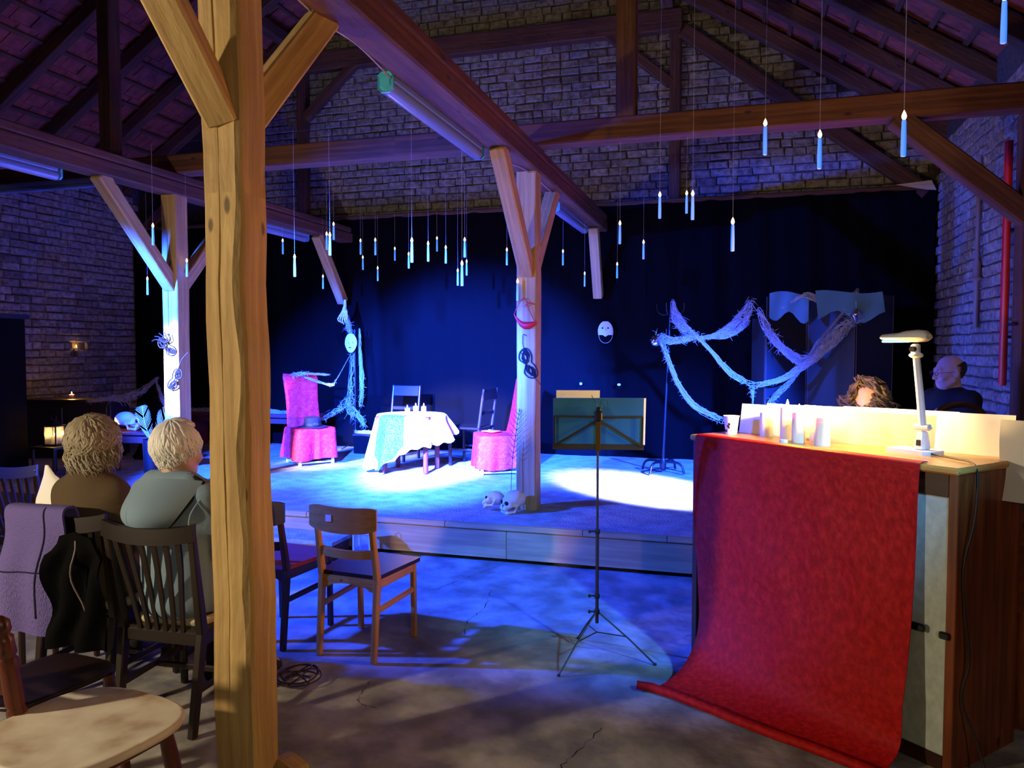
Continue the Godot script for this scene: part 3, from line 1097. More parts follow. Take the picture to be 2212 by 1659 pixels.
func make_curtain() -> void:
	var t := thing("stage_curtain", "huge black stage curtain hanging across the back of the stage", "curtain", Vector3(0, 0, -9.63))
	var grid := []
	for i in 14:
		var row := []
		var y := lerpf(3.44, 0.302, i / 13.0)
		for j in 241:
			var x := lerpf(-8.8, 2.06, j / 240.0)
			var a := 0.010 + 0.014 * i / 13.0
			row.append(Vector3(x, y, a * sin(x * 9.0 + sin(x * 1.7) * 2.0) + 0.008 * sin(x * 23.0 + y)))
		grid.append(row)
	var b := Mb.new()
	b.sheet(grid, 0.006)
	obj("cloth", b, M.curtain, t)
	var r := Mb.new()
	r.tube([Vector3(-8.8, 3.45, 0.0), Vector3(2.06, 3.45, 0.0)], 0.018, 8)
	obj("rail", r, M.old_timber, t)
	# a flap of the pale backing cloth turned out at the top right corner
	var fl := Mb.new()
	fl.prism(PackedVector2Array([Vector2(-0.36, 0.03), Vector2(0.0, 0.06), Vector2(0.05, -0.05), Vector2(-0.05, -0.04)]), 0.012, Transform3D(Basis.IDENTITY, Vector3(2.0, 3.46, 0.06)))
	obj("pale_flap", fl, M.cushion, t)


# ---------------------------------------------------------------- upright piano seen from its back
func make_piano() -> void:
	var at := Vector3(0.283, 0, -3.731)
	var turn := -41.278
	var t := thing("upright_piano", "old brown upright piano seen from its back, with a pale green-white back panel", "piano", at, turn)
	# local: x along the back, z=0 the back face, -z towards the player
	var bp := slab("back_panel", Vector3(0.02, 0.57, -0.012), Vector3(1.28, 1.02, 0.016), M.panel_white, t)
	slab("end_panel", Vector3(0.672, 0.585, -0.245), Vector3(0.036, 1.17, 0.49), M.piano_wood, t)
	slab("end_panel", Vector3(-0.672, 0.585, -0.245), Vector3(0.036, 1.17, 0.49), M.piano_wood, t)
	slab("top_rail", Vector3(0, 1.125, -0.02), Vector3(1.31, 0.09, 0.04), M.piano_dark, t)
	slab("bottom_rail", Vector3(0, 0.03, -0.02), Vector3(1.31, 0.06, 0.04), M.piano_dark, t)
	for x in [-0.2, 0.2]:
		slab("back_post", Vector3(x, 0.57, -0.0), Vector3(0.08, 1.02, 0.03), M.panel_white, t)
	slab("lid", Vector3(0, 1.185, -0.245), Vector3(1.40, 0.03, 0.53), M.lid_wood, t, 0.008)
	slab("front_panel", Vector3(0, 0.95, -0.475), Vector3(1.30, 0.42, 0.02), M.piano_wood, t)
	slab("lower_panel", Vector3(0, 0.32, -0.40), Vector3(1.30, 0.52, 0.02), M.piano_wood, t)
	slab("key_bed", Vector3(0, 0.62, -0.58), Vector3(1.33, 0.05, 0.24), M.piano_wood, t)
	for s in [-1.0, 1.0]:
		var c := Mb.new()   # key cheek with its curved front
		c.prism(PackedVector2Array([Vector2(0.0, 0.55), Vector2(0.0, 0.98), Vector2(0.05, 0.97), Vector2(0.08, 0.88), Vector2(0.14, 0.82), Vector2(0.21, 0.79), Vector2(0.235, 0.72), Vector2(0.22, 0.6), Vector2(0.17, 0.55)]), 0.036, Transform3D(Basis(Vector3.UP, PI / 2), Vector3(s * 0.672, 0, -0.49)))
		obj("key_cheek", c, M.piano_wood, t)
		var lg := Mb.new()
		lg.lathe([Vector2(0.035, 0.0), Vector2(0.04, 0.04), Vector2(0.028, 0.08), Vector2(0.036, 0.3), Vector2(0.03, 0.5), Vector2(0.045, 0.56), Vector2(0.045, 0.6)], 14, Transform3D(Basis.IDENTITY, Vector3(s * 0.64, 0, -0.65)))
		obj("leg", lg, M.piano_wood, t)
	var kb := Mb.new()
	kb.box(Vector3(0, 0.66, -0.60), Vector3(1.24, 0.025, 0.15), 0.002)
	obj("white_keys", kb, M.paper, t)
	var bk := Mb.new()
	for k in 52:
		if k % 7 not in [2, 6]:
			bk.box(Vector3(-0.61 + k * 0.0238, 0.68, -0.565), Vector3(0.011, 0.02, 0.09), 0.002)
	obj("black_keys", bk, M.black_metal, t)
	for hnd in [[0.53, 0.55], [-0.53, 0.55]]:
		slab("carrying_handle", Vector3(hnd[0], hnd[1], 0.018), Vector3(0.11, 0.03, 0.02), M.black_metal, bp, 0.008)
	slab("door_bolt", Vector3(0.655, 0.542, 0.008), Vector3(0.04, 0.028, 0.016), M.black_metal, bp, 0.006)
	# ---- red quilted cloth: lies on the lid edge, hangs down the back and runs out over the floor
	var path := [Vector3(0, 1.204, -0.03), Vector3(0, 1.206, 0.0), Vector3(0, 1.195, 0.024), Vector3(0, 1.15, 0.028), Vector3(0, 0.95, 0.036), Vector3(0, 0.7, 0.05), Vector3(0, 0.45, 0.075), Vector3(0, 0.25, 0.115), Vector3(0, 0.1, 0.19), Vector3(0, 0.035, 0.28), Vector3(0, 0.014, 0.36)]
	var pts := curve(path, 44)
	var grid := []
	var n := FastNoiseLite.new()
	n.seed = 5
	n.frequency = 2.2
	for i in pts.size():
		var p: Vector3 = pts[i]
		var row := []
		var f := smoothstep(0.9, 0.0, p.y)
		for j in 49:
			var s := j / 48.0
			var x0 := lerpf(-0.645, 0.553, s)
			var x := x0 + f * lerpf(0.17, 0.0, s)
			var w := n.get_noise_2d(x * 2.0, p.y) * 0.012 * smoothstep(1.2, 1.0, p.y) + sin(x * 9.0 + 1.0) * 0.006 * f
			var dz := (p.z - 0.03) * (1.0 + 0.30 * (1.0 - s) * f) - 0.18 * f * s * smoothstep(0.3, 0.0, p.y) * 0.6
			row.append(Vector3(x, maxf(p.y, 0.012), 0.03 + dz + maxf(w, -0.004)) if p.y < 1.19 else Vector3(x, p.y, p.z))
		grid.append(row)
	# the rolled hem on the floor
	var c := thing("red_cloth", "red quilted cloth draped over the piano back and trailing onto the floor", "cloth", at, turn)
	var b := Mb.new()
	b.sheet(grid, 0.004)
	for q in b.uv.size():
		b.uv[q] = Vector2(b.uv[q].x * 1.2, b.uv[q].y * 1.45)
	obj("sheet", b, M.red_cloth, c)
	var hem := []
	var last: Array = grid[-1]
	for j in range(0, 49, 2):
		hem.append(last[j] + Vector3(0, 0.012, 0.016))
	hem.push_front(hem[0] + Vector3(-0.05, 0.004, 0.05))
	var h := Mb.new()
	h.tube(hem, 0.021, 8)
	obj("rolled_hem", h, M.red_cloth, c)
	# ---- things on the lid
	var B := Basis(Vector3.UP, deg_to_rad(turn))
	var on := func(x: float, z: float) -> Vector3: return at + B * Vector3(x, 1.2, z)
	var cp := thing("paper_cup", "white paper coffee cup with a printed coffee bean at the piano lid's corner", "cup", on.call(-0.595, -0.185), turn)
	var q := Mb.new()
	q.lathe([Vector2(0.028, 0.0), Vector2(0.029, 0.003), Vector2(0.04, 0.093), Vector2(0.0425, 0.094), Vector2(0.0425, 0.098), Vector2(0.0395, 0.098), Vector2(0.028, 0.006)], 24)
	var cw := obj("cup_wall", q, M.paper, cp)
	for k in [[0.1, 0.055, 0.5], [-0.12, 0.045, -0.4], [0.0, 0.038, 0.2]]:
		var bean := Mb.new()
		var r: float = 0.0295 + 0.0115 * k[1] / 0.093
		var a: float = 0.35 + k[0]
		bean.ball(Vector3(sin(a) * r, k[1], cos(a) * r), Vector3(0.0055, 0.008, 0.002), Basis(Vector3.UP, a) * Basis(Vector3.BACK, k[2]), 10, 6)
		obj("printed_bean", bean, M.ink, cw)
	var bar := Mb.new()
	bar.box(Vector3(sin(-0.25) * 0.032, 0.018, cos(-0.25) * 0.032), Vector3(0.02, 0.014, 0.003), 0.001, Basis(Vector3.UP, -0.25))
	obj("printed_block", bar, M.ink, cw)
	# pillar candles
	var cs := [[-0.425, -0.258, 0.033, 0.125, "ivory pillar candle beside the paper cup on the piano, unlit"], [-0.262, -0.215, 0.034, 0.165, "tall burning ivory pillar candle, the tallest in the row on the piano"], [-0.155, -0.165, 0.033, 0.15, "burning ivory pillar candle touching the tallest candle on the piano"], [-0.025, -0.165, 0.036, 0.135, "stout ivory pillar candle next to the propped sheet music on the piano"]]
	for k in cs.size():
		var s: Array = cs[k]
		pillar(on.call(s[0], s[1]), s[2], s[3], s[4], k != 0, 1.0 if k in [1, 2] else 0.5)
	var tl := thing("tealight", "small melted tealight in front of the burning candles on the piano", "candle", on.call(-0.19, -0.1), 0)
	q = Mb.new()
	q.lathe([Vector2(0.019, 0.0), Vector2(0.02, 0.016), Vector2(0.018, 0.015), Vector2(0.004, 0.012)], 18)
	obj("cup", q, M.white_metal, tl)
	# sheet music and cardboard folders stood up along the lid
	var sheets := [[-0.52, -0.30, 0.23, 0.155, 4.0, "paper", "white music sheet propped behind the paper cup"], [-0.36, -0.315, 0.24, 0.165, 6.0, "paper", "white music sheet propped behind the unlit ivory candle"], [-0.1, -0.325, 0.30, 0.17, 9.0, "paper", "broad white music sheet behind the burning candles"], [0.13, -0.345, 0.62, 0.155, 15.0, "card", "grey-beige cardboard folder propped along the lid behind the desk lamp"], [0.2, -0.395, 0.5, 0.175, 14.0, "paper", "long white music sheet standing behind the cardboard folder"], [0.52, -0.43, 0.30, 0.175, 12.0, "paper", "white music sheet standing at the end of the piano lid"]]
	for s in sheets:
		var p := thing("music_sheet", s[6], "sheet music", on.call(s[0], s[1]), turn + s[4])
		var g := []
		for i in 5:
			var row := []
			for j in 9:
				row.append(Vector3(lerpf(-s[2] / 2, s[2] / 2, j / 8.0), s[3] * (1.0 - i / 4.0), -0.03 * (1.0 - i / 4.0) + 0.006 * sin(j * 0.9 + s[0] * 9.0) * (1.0 - i / 4.0)))
			g.append(row)
		q = Mb.new()
		q.sheet(g, 0.002 if s[5] == "paper" else 0.004)
		obj("leaf", q, M[s[5]], p)
	# the long sheet that hangs over the end of the lid, with staves showing faintly
	var hs := thing("hanging_score", "long white score sheet hanging down over the end of the piano", "sheet music", on.call(0.71, -0.36), turn + 8.0)
	var g2 := []
	for i in 12:
		var row := []
		for j in 7:
			var y := lerpf(0.165, -0.16, i / 11.0)
			row.append(Vector3(lerpf(-0.05 + 0.01 * i / 11.0, 0.115 + 0.05 * i / 11.0, j / 6.0), y, -0.02 * (y / 0.16) + 0.008 * sin(i * 0.6 + j * 0.4)))
		g2.append(row)
	q = Mb.new()
	q.sheet(g2, 0.0015)
	obj("leaf", q, M.paper, hs)
	# ---- desk lamp
	var lp := thing("desk_lamp", "white folding desk lamp with a flat blue-lit head standing on the piano", "lamp", on.call(0.36, -0.275), turn)
	q = Mb.new()
	q.prism(PackedVector2Array([Vector2(-0.10, -0.055), Vector2(0.07, -0.07), Vector2(0.10, -0.03), Vector2(0.10, 0.045), Vector2(0.06, 0.07), Vector2(-0.10, 0.06)]), 0.018, Transform3D(Basis(Vector3.RIGHT, -PI / 2), Vector3(0, 0.009, 0)))
	obj("base", q, M.lamp_plastic, lp)
	q = Mb.new()
	q.bar(Vector3(0.03, 0.015, 0.0), Vector3(0.03, 0.10, 0.0), 0.05, 0.06, Vector3.BACK, 0.008, 0.036, 0.04)
	var fb := obj("foot_block", q, M.lamp_plastic, lp)
	slab("switch", Vector3(0.03, 0.05, 0.031), Vector3(0.02, 0.026, 0.006), M.black_metal, fb, 0.002)
	slab("lower_joint", Vector3(0.03, 0.115, 0.0), Vector3(0.075, 0.026, 0.035), M.lamp_plastic, lp, 0.008)
	q = Mb.new()
	q.tube([Vector3(0.03, 0.12, 0), Vector3(0.012, 0.28, 0), Vector3(-0.005, 0.42, 0)], [0.016, 0.0155, 0.0145], 14)
	obj("stem", q, M.lamp_plastic, lp)
	q = Mb.new()
	q.ball(Vector3(-0.006, 0.425, 0), Vector3(0.03, 0.014, 0.025))
	q.bar(Vector3(-0.008, 0.43, 0), Vector3(-0.01, 0.475, 0), 0.034, 0.028, Vector3.BACK, 0.006)
	var uj := obj("upper_joint", q, M.lamp_plastic, lp)
	var kn := Mb.new()
	kn.lathe([Vector2(0.012, 0.0), Vector2(0.012, 0.02)], 12, Transform3D(Basis(Vector3.RIGHT, PI / 2), Vector3(-0.008, 0.452, 0.014)))
	obj("hinge_knob", kn, M.black_metal, uj)
	q = Mb.new()
	var hd := []
	for e in [[-0.155, 0.010, 0.035], [-0.15, 0.017, 0.042], [-0.08, 0.022, 0.046], [-0.05, 0.03, 0.047], [0.0, 0.034, 0.045], [0.035, 0.03, 0.04], [0.05, 0.014, 0.026]]:
		var ring := PackedVector3Array()
		for k in 16:
			var a := TAU * k / 16
			ring.append(Vector3(e[0] - 0.0, 0.502 + sin(a) * e[1] * (1.0 if sin(a) > 0 else 0.62), cos(a) * e[2]))
		hd.append(ring)
	q.loft(hd)
	var hd2 := obj("head", q, M.lamp_plastic, lp)
	var tb := Mb.new()
	tb.box(Vector3(-0.10, 0.486, 0), Vector3(0.1, 0.01, 0.06), 0.003)
	obj("lamp_tube", tb, M.lamp_tube, hd2)
	var ar := AreaLight3D.new()
	ar.name = "tube_light"
	lp.add_child(ar)
	ar.position = Vector3(-0.10, 0.478, 0)
	ar.rotation = Vector3(-PI / 2, 0, 0)
	ar.area_size = Vector2(0.1, 0.06)
	ar.light_color = Color(1.0, 0.93, 0.78)
	ar.light_energy = 0.6
	ar.area_range = 20.0
	ar.shadow_enabled = true
	var cd := Mb.new()
	var wc := [Vector3(0.06, 0.012, 0.03), Vector3(0.13, 0.008, 0.05), Vector3(0.22, 0.008, 0.09), Vector3(0.30, 0.006, 0.13), Vector3(0.345, -0.03, 0.17), Vector3(0.36, -0.2, 0.21), Vector3(0.34, -0.38, 0.24), Vector3(0.345, -0.55, 0.235), Vector3(0.36, -0.75, 0.22), Vector3(0.345, -0.9, 0.24), Vector3(0.40, -1.05, 0.23), Vector3(0.44, -1.17, 0.25), Vector3(0.40, -1.192, 0.34)]
	cd.tube(curve(wc, 70), 0.0042, 6)
	obj("power_cord", cd, M.cable, lp)


func pillar(at: Vector3, r: float, h: float, label: String, lit: bool, power: float) -> Node3D:
	var t := thing("pillar_candle", label, "candle", at)
	var q := Mb.new()
	q.lathe([Vector2(r, 0.0), Vector2(r, h - 0.004), Vector2(r - 0.004, h), Vector2(r * 0.5, h - 0.006), Vector2(0.002, h - 0.008)], 22)
	var wb := obj("wax_body", q, M.wax, t)
	q = Mb.new()
	q.tube([Vector3(0, h - 0.009, 0), Vector3(0.001, h + 0.007, 0)], 0.0012, 5)
	obj("wick", q, M.hollow, wb)
	if lit:
		q = Mb.new()
		q.lathe([Vector2(0.001, h + 0.004), Vector2(0.006, h + 0.01), Vector2(0.0075, h + 0.016), Vector2(0.004, h + 0.028), Vector2(0.0008, h + 0.038)], 12)
		obj("flame", q, M.flame, t)
		var l := OmniLight3D.new()
		l.name = "flame_light"
		t.add_child(l)
		l.position = Vector3(0, h + 0.018, 0)
		l.light_color = Color(1.0, 0.72, 0.32)
		l.light_energy = power
		l.light_size = 0.012
		l.omni_range = 20.0
		l.omni_attenuation = 2.0
		l.shadow_enabled = true
	return t


# ---------------------------------------------------------------- the stage set
const DECK := 0.3


func draped_chair(at: Vector3, turn: float, label: String) -> Node3D:
	var t := thing("draped_chair", label, "chair", at, turn, "pink draped chairs on the stage")
	# a plain chair under the cloth: its feet and rails show below the hem. Faces -z
	for x in [-0.2, 0.2]:
		for z in [-0.19, 0.2]:
			beam("leg", Vector3(x, 0, z), Vector3(x, 0.38, z * 0.97), 0.032, 0.032, M.white_metal, t, Vector3.BACK, 0.004)
	beam("foot_rail", Vector3(-0.2, 0.03, -0.19), Vector3(0.2, 0.03, -0.19), 0.02, 0.02, M.white_metal, t)
	beam("foot_rail", Vector3(-0.2, 0.03, -0.19), Vector3(-0.2, 0.03, 0.2), 0.02, 0.02, M.white_metal, t)
	beam("foot_rail", Vector3(0.2, 0.03, -0.19), Vector3(0.2, 0.03, 0.2), 0.02, 0.02, M.white_metal, t)
	# seat cover with skirts
	var rings := []
	var nn := 56
	for lv in [[0.07, 1.10, 1.0], [0.16, 1.07, 0.8], [0.28, 1.03, 0.45], [0.395, 1.0, 0.15], [0.422, 0.985, 0.0], [0.43, 0.94, 0.0], [0.432, 0.5, 0.0], [0.432, 0.05, 0.0]]:
		var ring := PackedVector3Array()
		for k in nn:
			var a := -TAU * k / nn
			var c := cos(a)
			var s := sin(a)
			var p := pow(pow(absf(c), 11.0) + pow(absf(s), 11.0), -1.0 / 11.0)
			var fold: float = lv[2] * (0.016 * sin(a * 11.0 + 0.6) + 0.010 * sin(a * 5.0 + turn))
			var slit: float = -0.03 * lv[2] * exp(-pow((absf(wrapf(a + PI / 2, -PI, PI)) - 0.16) * 9.0, 2.0))
			ring.append(Vector3(c * p * (0.245 * lv[1] + fold), lv[0] + 0.012 * lv[2] * sin(a * 3.0 + 1.0), s * p * (0.235 * lv[1] + fold + slit)))
		rings.append(ring)
	var b := Mb.new()
	b.loft(rings)
	obj("seat_cover", b, M.pink_velvet, t)
	# back cover: leans back, a little wider at the top
	rings = []
	for i in 15:
		var q := i / 14.0
		var y := 0.38 + q * 0.67
		var hw := 0.205 + 0.018 * q - 0.02 * sin(q * PI) + (0.0 if i < 14 else -0.012)
		var hd := 0.05 - 0.018 * q - (0.0 if i < 14 else 0.012)
		var ring := PackedVector3Array()
		for k in 40:
			var a := -TAU * k / 40
			var c := cos(a)
			var s := sin(a)
			var p := pow(pow(absf(c), 5.0) + pow(absf(s), 5.0), -0.2)
			var f := 0.007 * sin(c * 14.0 + q * 5.0) * (1.0 - q * 0.6)
			ring.append(Vector3(c * p * hw, y + (0.012 * c if i > 11 else 0.0), 0.175 + q * 0.12 + s * p * hd + f * s))
		rings.append(ring)
	b = Mb.new()
	b.loft(rings)
	obj("back_cover", b, M.pink_velvet, t)
	return t


func plain_chair(at: Vector3, turn: float, label: String, m: Material, seat_h := 0.46, back_h := 0.90) -> Node3D:
	var t := thing("wooden_chair", label, "chair", at, turn)
	slab("seat", Vector3(0, seat_h - 0.014, 0), Vector3(0.42, 0.028, 0.42), m, t, 0.01)
	for x in [-0.185, 0.185]:
		beam("leg", Vector3(x, 0, -0.18), Vector3(x, seat_h - 0.02, -0.18), 0.036, 0.036, m, t, Vector3.BACK)
		var l := Mb.new()
		l.tube([Vector3(x, 0, 0.21), Vector3(x, seat_h, 0.185), Vector3(x, back_h, 0.25)], [0.018, 0.021, 0.015], 8)
		obj("back_post", l, m, t)
		beam("stretcher", Vector3(x, 0.2, -0.18), Vector3(x, 0.2, 0.2), 0.018, 0.025, m, t)
	beam("apron", Vector3(-0.185, seat_h - 0.05, -0.18), Vector3(0.185, seat_h - 0.05, -0.18), 0.02, 0.05, m, t)
	beam("top_rail", Vector3(-0.2, back_h - 0.065, 0.245), Vector3(0.2, back_h - 0.065, 0.245), 0.02, 0.13, m, t)
	beam("lower_rail", Vector3(-0.185, seat_h + 0.16, 0.21), Vector3(0.185, seat_h + 0.16, 0.21), 0.018, 0.045, m, t)
	return t


func skull_mesh() -> Array:
	# facing -z, origin under the jaw; bone and hollow meshes
	var f := Field.new(Vector3(-0.09, -0.01, -0.12), Vector3(0.09, 0.17, 0.12), 0.005)
	f.ell(Vector3(0, 0.105, 0.025), Vector3(0.069, 0.062, 0.085), 0.01)
	f.ell(Vector3(0, 0.075, -0.045), Vector3(0.052, 0.045, 0.04), 0.02)
	f.cap(Vector3(-0.05, 0.066, -0.05), Vector3(-0.06, 0.068, 0.01), 0.010, 0.008, 0.012)
	f.cap(Vector3(0.05, 0.066, -0.05), Vector3(0.06, 0.068, 0.01), 0.010, 0.008, 0.012)
	f.cap(Vector3(-0.022, 0.042, -0.075), Vector3(0.022, 0.042, -0.075), 0.016, 0.016, 0.018)
	f.cap(Vector3(-0.03, 0.012, -0.06), Vector3(0.03, 0.012, -0.06), 0.013, 0.013, 0.012)
	for s in [-1.0, 1.0]:
		f.cap(Vector3(s * 0.032, 0.012, -0.058), Vector3(s * 0.05, 0.02, -0.01), 0.011, 0.010, 0.01)
		f.cap(Vector3(s * 0.05, 0.02, -0.01), Vector3(s * 0.055, 0.06, 0.005), 0.009, 0.008, 0.01)
		f.ell(Vector3(s * 0.027, 0.084, -0.085), Vector3(0.019, 0.018, 0.03), 0.01, true)
		f.ell(Vector3(s * 0.068, 0.075, -0.02), Vector3(0.014, 0.022, 0.026), 0.01, true)
	f.ell(Vector3(0, 0.062, -0.09), Vector3(0.010, 0.016, 0.024), 0.01, true)
	f.ell(Vector3(0, 0.028, -0.07), Vector3(0.026, 0.005, 0.02), 0.01, true)
	var b := Mb.new()
	f.add_to(b)
	var h := Mb.new()
	for s in [-1.0, 1.0]:
		h.ball(Vector3(s * 0.027, 0.084, -0.068), Vector3(0.017, 0.016, 0.012), Basis.IDENTITY, 10, 6)
	h.ball(Vector3(0, 0.06, -0.072), Vector3(0.009, 0.014, 0.010), Basis.IDENTITY, 10, 6)
	var te := Mb.new()
	for k in 9:
		var a := (k - 4) * 0.21
		te.box(Vector3(sin(a) * 0.034, 0.036, -0.05 - cos(a) * 0.034), Vector3(0.006, 0.012, 0.006), 0.001, Basis(Vector3.UP, -a))
		te.box(Vector3(sin(a) * 0.034, 0.021, -0.05 - cos(a) * 0.032), Vector3(0.006, 0.010, 0.006), 0.001, Basis(Vector3.UP, -a))
	return [b.mesh(), h.mesh(), te.mesh()]


func skull(parts: Array, at: Vector3, b: Basis, label: String) -> void:
	var t := thing("skull", label, "skull", at)
	t.basis = b
	var o := obj("bone", parts[0], M.bone, t)
	obj("sockets", parts[1], M.hollow, o)
	obj("teeth", parts[2], M.bone, o)


# a face mask: a curved shell with eye holes; half masks stop below the nose
func mask_shape(w: float, h: float, half: bool) -> Mb:
	var grid := []
	var rows := 30
	var cols := 26
	for i in rows + 1:
		var row := []
		var v := 1.0 - 2.0 * i / rows
		for j in cols + 1:
			var u := 2.0 * j / cols - 1.0
			var edge := sqrt(maxf(1.0 - v * v * 0.92, 0.02)) * (1.0 if v > -0.1 else lerpf(1.0, 0.8, (-v - 0.1) / 0.9))
			var low := -0.30
			if half:
				var yy := lerpf(low, 1.0, (v + 1.0) / 2.0)
				edge = sqrt(maxf(1.0 - yy * yy * 0.92, 0.02))
			var x := u * edge
			var z := 0.30 * sqrt(maxf(1.0 - x * x * 0.85 - v * v * 0.35, 0.0))
			z += 0.11 * exp(-pow(x / 0.11, 2.0)) * smoothstep(0.25, -0.18, v) * smoothstep(-0.36, -0.2, v)
			z += 0.035 * exp(-pow((v - 0.22) / 0.09, 2.0)) * exp(-pow((absf(x) - 0.38) / 0.25, 2.0))
			z -= 0.05 * exp(-pow((v - 0.02) / 0.10, 2.0)) * exp(-pow((absf(x) - 0.4) / 0.16, 2.0))
			z += 0.035 * exp(-pow((v + 0.52) / 0.07, 2.0)) * exp(-pow(x / 0.22, 2.0))
			var y := v
			if half:
				y = lerpf(low - 0.16 * exp(-pow(x / 0.22, 2.0)), 1.0, (v + 1.0) / 2.0)
			row.append(Vector3(x * w / 2.0, y * h / 2.0, z * w / 2.0))
		grid.append(row)
	var b := Mb.new()
	b.sheet(grid, 0.003)
	return b


func mask_eyes(w: float, h: float, y0: float, r: float, z0 := 0.112) -> Mb:
	var b := Mb.new()
	for s in [-1.0, 1.0]:
		b.ball(Vector3(s * 0.2 * w, y0 * h, z0 * w), Vector3(0.085 * w, r * h, 0.022 * w), Basis(Vector3.UP, s * 0.4), 12, 6)
	return b


# an open-work eye mask: an outline, eye rings and scrolls of cord
func lace_mask(t: Node3D, m: Material, w: float) -> void:
	var b := Mb.new()
	var out := []
	for p in [Vector3(0, 0.16, 0.02), Vector3(0.2, 0.24, 0.02), Vector3(0.42, 0.22, 0), Vector3(0.52, 0.1, -0.03), Vector3(0.45, -0.1, -0.02), Vector3(0.25, -0.2, 0), Vector3(0.08, -0.1, 0.02), Vector3(0, -0.05, 0.03), Vector3(-0.08, -0.1, 0.02), Vector3(-0.25, -0.2, 0), Vector3(-0.45, -0.1, -0.02), Vector3(-0.52, 0.1, -0.03), Vector3(-0.42, 0.22, 0), Vector3(-0.2, 0.24, 0.02), Vector3(0, 0.16, 0.02)]:
		out.append(p * w)
	b.tube(curve(out, 60), 0.006, 5)
	obj("rim", b, m, t)
	for s in [-1.0, 1.0]:
		var e := Mb.new()
		var ring := []
		for k in 17:
			var a := TAU * k / 16
			ring.append(Vector3(s * 0.24 + cos(a) * 0.11, 0.02 + sin(a) * 0.055, 0.01) * w)
		e.tube(ring, 0.005, 5)
		var er := obj("eye_ring", e, m, t)
		var net := []
		for q in 3:
			var row := []
			for k in 25:
				var a := TAU * k / 24
				row.append(Vector3(s * 0.24 + cos(a) * 0.11, 0.02 + sin(a) * 0.055, 0.008).lerp(Vector3(s * 0.255 + cos(a) * 0.26, 0.03 + 0.10 * s * cos(a) * 0.8 + sin(a) * (0.15 - 0.07 * absf(cos(a))), -0.004), q / 2.0) * w)
			net.append(row)
		var nb := Mb.new()
		nb.sheet(net, 0.003)
		obj("net", nb, M.hollow, er)
		var l := Mb.new()
		for k in 7:
			var a := TAU * k / 7 + 0.3
			l.tube([Vector3(s * 0.24 + cos(a) * 0.12, 0.02 + sin(a) * 0.075, 0.01) * w, Vector3(s * (0.25 + 0.0) + cos(a + 0.3) * 0.17, 0.03 + sin(a + 0.3) * 0.10, 0.006) * w, Vector3(s * 0.26 + cos(a - 0.1) * 0.2, 0.03 + sin(a - 0.1) * 0.12, 0.005) * w], 0.004, 4)
		obj("lacework", l, m, er)


